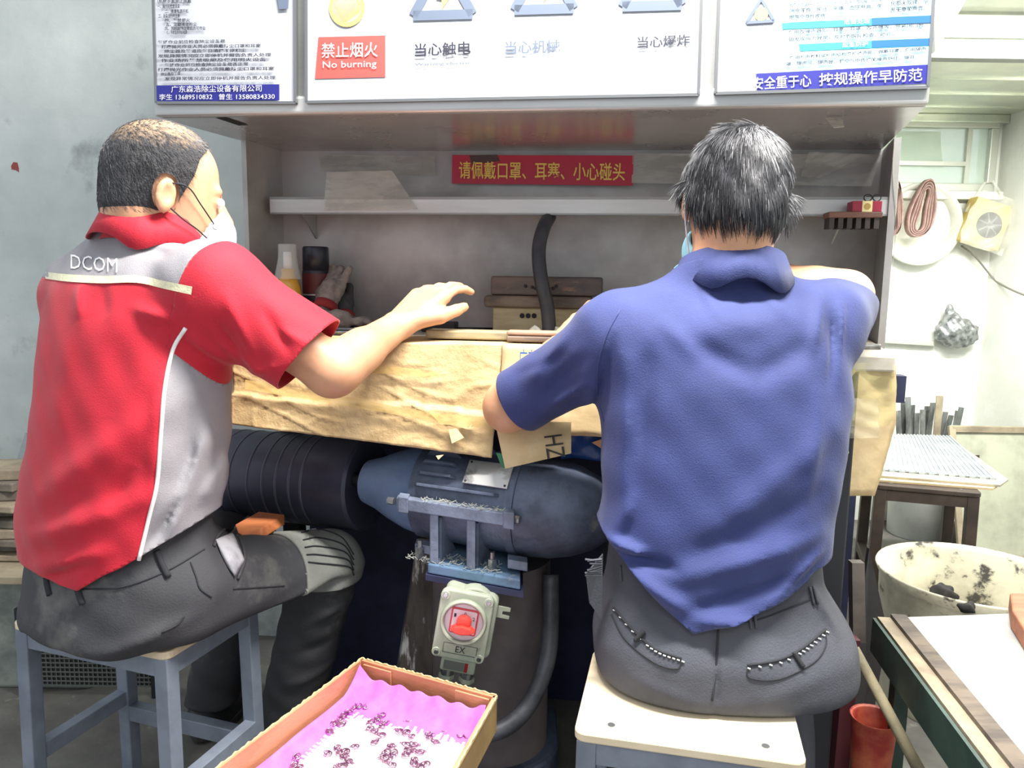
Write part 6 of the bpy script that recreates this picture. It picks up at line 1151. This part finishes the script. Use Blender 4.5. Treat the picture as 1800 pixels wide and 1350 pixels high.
for i, (x, y, r) in enumerate(((1655, 1040, .03), (1700, 1068, .022), (1670, 1046, .02))):
    c = PZ(x, y, zt_-.01); V, F = mesh_sdf(lambda p: ell(p, c, (r, r*.7, r*.6))-.005*np.sin(p[:, 0]*170)*np.sin(p[:, 1]*150+p[:, 2]*130), c-.06, c+.06, .006); mobj('black_clod', V, F, mat('black_dirt', (40, 38, 36), .9), tb, smooth=True)
# low table in the right foreground
zf = .45; t0, t1, t2 = PZ(1592, 1084, zf), PZ(1830, 1076, zf), PZ(1845, 1385, zf); u1 = unit(t1-t0); u2 = unit(t2-t0); u2 = unit(np.array([u2[0], u2[1], 0]))
lt = thing('low_table', 'low green-framed table with grey board top in the right foreground', 'table', (t0[0]+.25, t0[1]-.25, 0)); LL = .62; LW = .55
q = [t0, t0+u2*LL, t0+u2*LL+u1*LW, t0+u1*LW]; MB().prism([p-dz*.012 for p in q], (0, 0, .012)).obj('table_top', mat('grey_board_top', (170, 170, 164), .5, col2=(140, 140, 138), scale=5, stretch=(1, 1, 1), col3=(120, 112, 100), scale3=9, lo3=.64, hi3=.74), lt, bevel=.002)
sd = np.array([-u2[1], u2[0], 0]); sd = sd*np.sign(sd@(t0-t1)); m_grn = mat('green_painted_steel', (58, 78, 70), .5, .2, col2=(44, 58, 54), scale=9, col3=(110, 96, 76), scale3=16, lo3=.68, hi3=.76)
MB().prism([p+dz*(-.004) for p in (t0, t0+u2*LL, t0+u2*LL+sd*.028, t0+sd*.028)], (0, 0, .008)).obj('edge_plank', mat('dark_plank', (110, 98, 86), .8, col2=(78, 70, 64), scale=6, stretch=(1, 4, 4), bump=.4, bscale=30), lt)
MB().prism([p+dz*(-.024) for p in (t0+sd*.028, t0+u2*LL+sd*.028, t0+u2*LL+sd*.052, t0+sd*.052)], (0, 0, .020)).obj('edge_plank', m_off2, lt)
MB().frame(t0+sd*.055-dz*.075, u2, sd, up, LL, .006, .068).obj('frame_rail', m_grn, lt); MB().frame(t0+sd*.055-dz*.075, u1, -u2, up, LW, .006, .05).obj('frame_rail', m_grn, lt)
for p in (t0+sd*.03+u2*.03, t0+u1*(LW-.05)+u2*.03, t0+sd*.03+u2*(LL-.06), t0+u1*(LW-.05)+u2*(LL-.06)): MB().frame(np.array([p[0], p[1], 0]), u1, u2, up, .03, .03, zf-.02).obj('leg', m_grn, lt)
bq = [PZ(1772, 1072, zf), PZ(1776, 1105, zf), PZ(1812, 1165, zf), PZ(1850, 1165, zf), PZ(1850, 1072, zf)]; o = MB().prism([p+dz*.001 for p in bq], (0, 0, .035)).obj('brown_block', mat('red_brown_wood', (168, 104, 72), .6, col2=(140, 84, 58), scale=6, stretch=(1, 5, 5)), None, bevel=.003); tag(o, 'red-brown wooden block on the low table at the right edge', 'block')
# leaning sticks and boards between bench and table
o = MB().cyl(P(1502, 1140, 1.36), np.array([P(1640, 1400, 1.20)[0], P(1640, 1400, 1.20)[1], max(.02, P(1640, 1400, 1.20)[2])]), .009, .011, 10).obj('wooden_stick', mat('weathered_stick', (148, 138, 110), .8, col2=(112, 104, 84), scale=12, bump=.4, bscale=60), None, smooth=True); tag(o, 'weathered wooden stick leaning beside the navy-shirted worker', 'stick')
m_dboard = mat('dark_leaning_board', (60, 58, 56), .7, col2=(42, 42, 44), scale=6, col3=(120, 116, 108), scale3=10, lo3=.64, hi3=.74)
o = MB().prism([P(1504, 1130, 1.62), P(1528, 965, 1.66), P(1560, 1110, 1.60), np.array([.78, 1.55, .0]), np.array([.70, 1.55, .0])], (.0, .012, 0)).obj('leaning_board', m_dboard, None); tag(o, 'dark board leaning between the bench end and the tub', 'board')
o = MB().prism([P(1498, 990, 1.50), P(1520, 990, 1.50), P(1522, 1130, 1.48), P(1500, 1130, 1.48)], (0, .02, 0)).obj('bracket_plate', mat('rusty_plate', (112, 104, 98), .6, .3, col2=(84, 76, 72), scale=10), None); tag(o, 'short rusty grey plate fixed at the right bench end', 'plate')
o = MB().bar(np.array([P(1490, 1130, 1.46)[0], 1.46, 0]), P(1494, 1120, 1.46), .03, .03, up=(0, 1, 0)).obj('maroon_post', mat('maroon_paint', (86, 40, 48), .6), None); tag(o, 'dark maroon steel post behind the navy-shirted worker', 'post')
bk = PZ(1528, 1345, .0); bk = np.array([P(1530, 1340, 1.38)[0], 1.38, 0.0]); rp_ = thing('red_plastic_pot', 'broken red and orange plastic pot on the floor at the lower right', 'pot', bk); hz_ = P(1528, 1262, 1.38)[2]
MB().ring([(0, .035), (hz_*.5, .034), (hz_, .042), (hz_+.004, .044), (hz_, .038), (.02, .03)], bk, (0, 0, 1), 24, cap=False).obj('pot', mat('red_plastic', (160, 52, 46), .5, col2=(196, 104, 72), scale=12), rp_, smooth=True)
mb = MB()
for k in range(60): t = rnd.uniform(0, 6.28); a = bk+np.array([.02*math.cos(t), .02*math.sin(t)-.02, hz_*.6]); mb.tube([a, a+np.array([rnd.uniform(-.03, .03), -.02, rnd.uniform(-.03, .03)])], .0006, 3)
o = mb.obj('straw_bristles', mat('straw', (190, 150, 90), .8), rp_); o['kind'] = 'stuff'
# brown block on the lap of the red-shirted worker
o = MB().prism([P(412, 922, 1.50), P(460, 928, 1.48), P(460, 948, 1.46), P(440, 950, 1.46), P(418, 938, 1.48)], (0.02, .09, .0)).obj('wood_block', mat('orange_wood', (188, 112, 66), .6, col2=(160, 92, 54), scale=8, stretch=(1, 4, 4)), None, bevel=.003); tag(o, 'orange-brown wooden block resting on the thigh of the red-shirted worker', 'block')
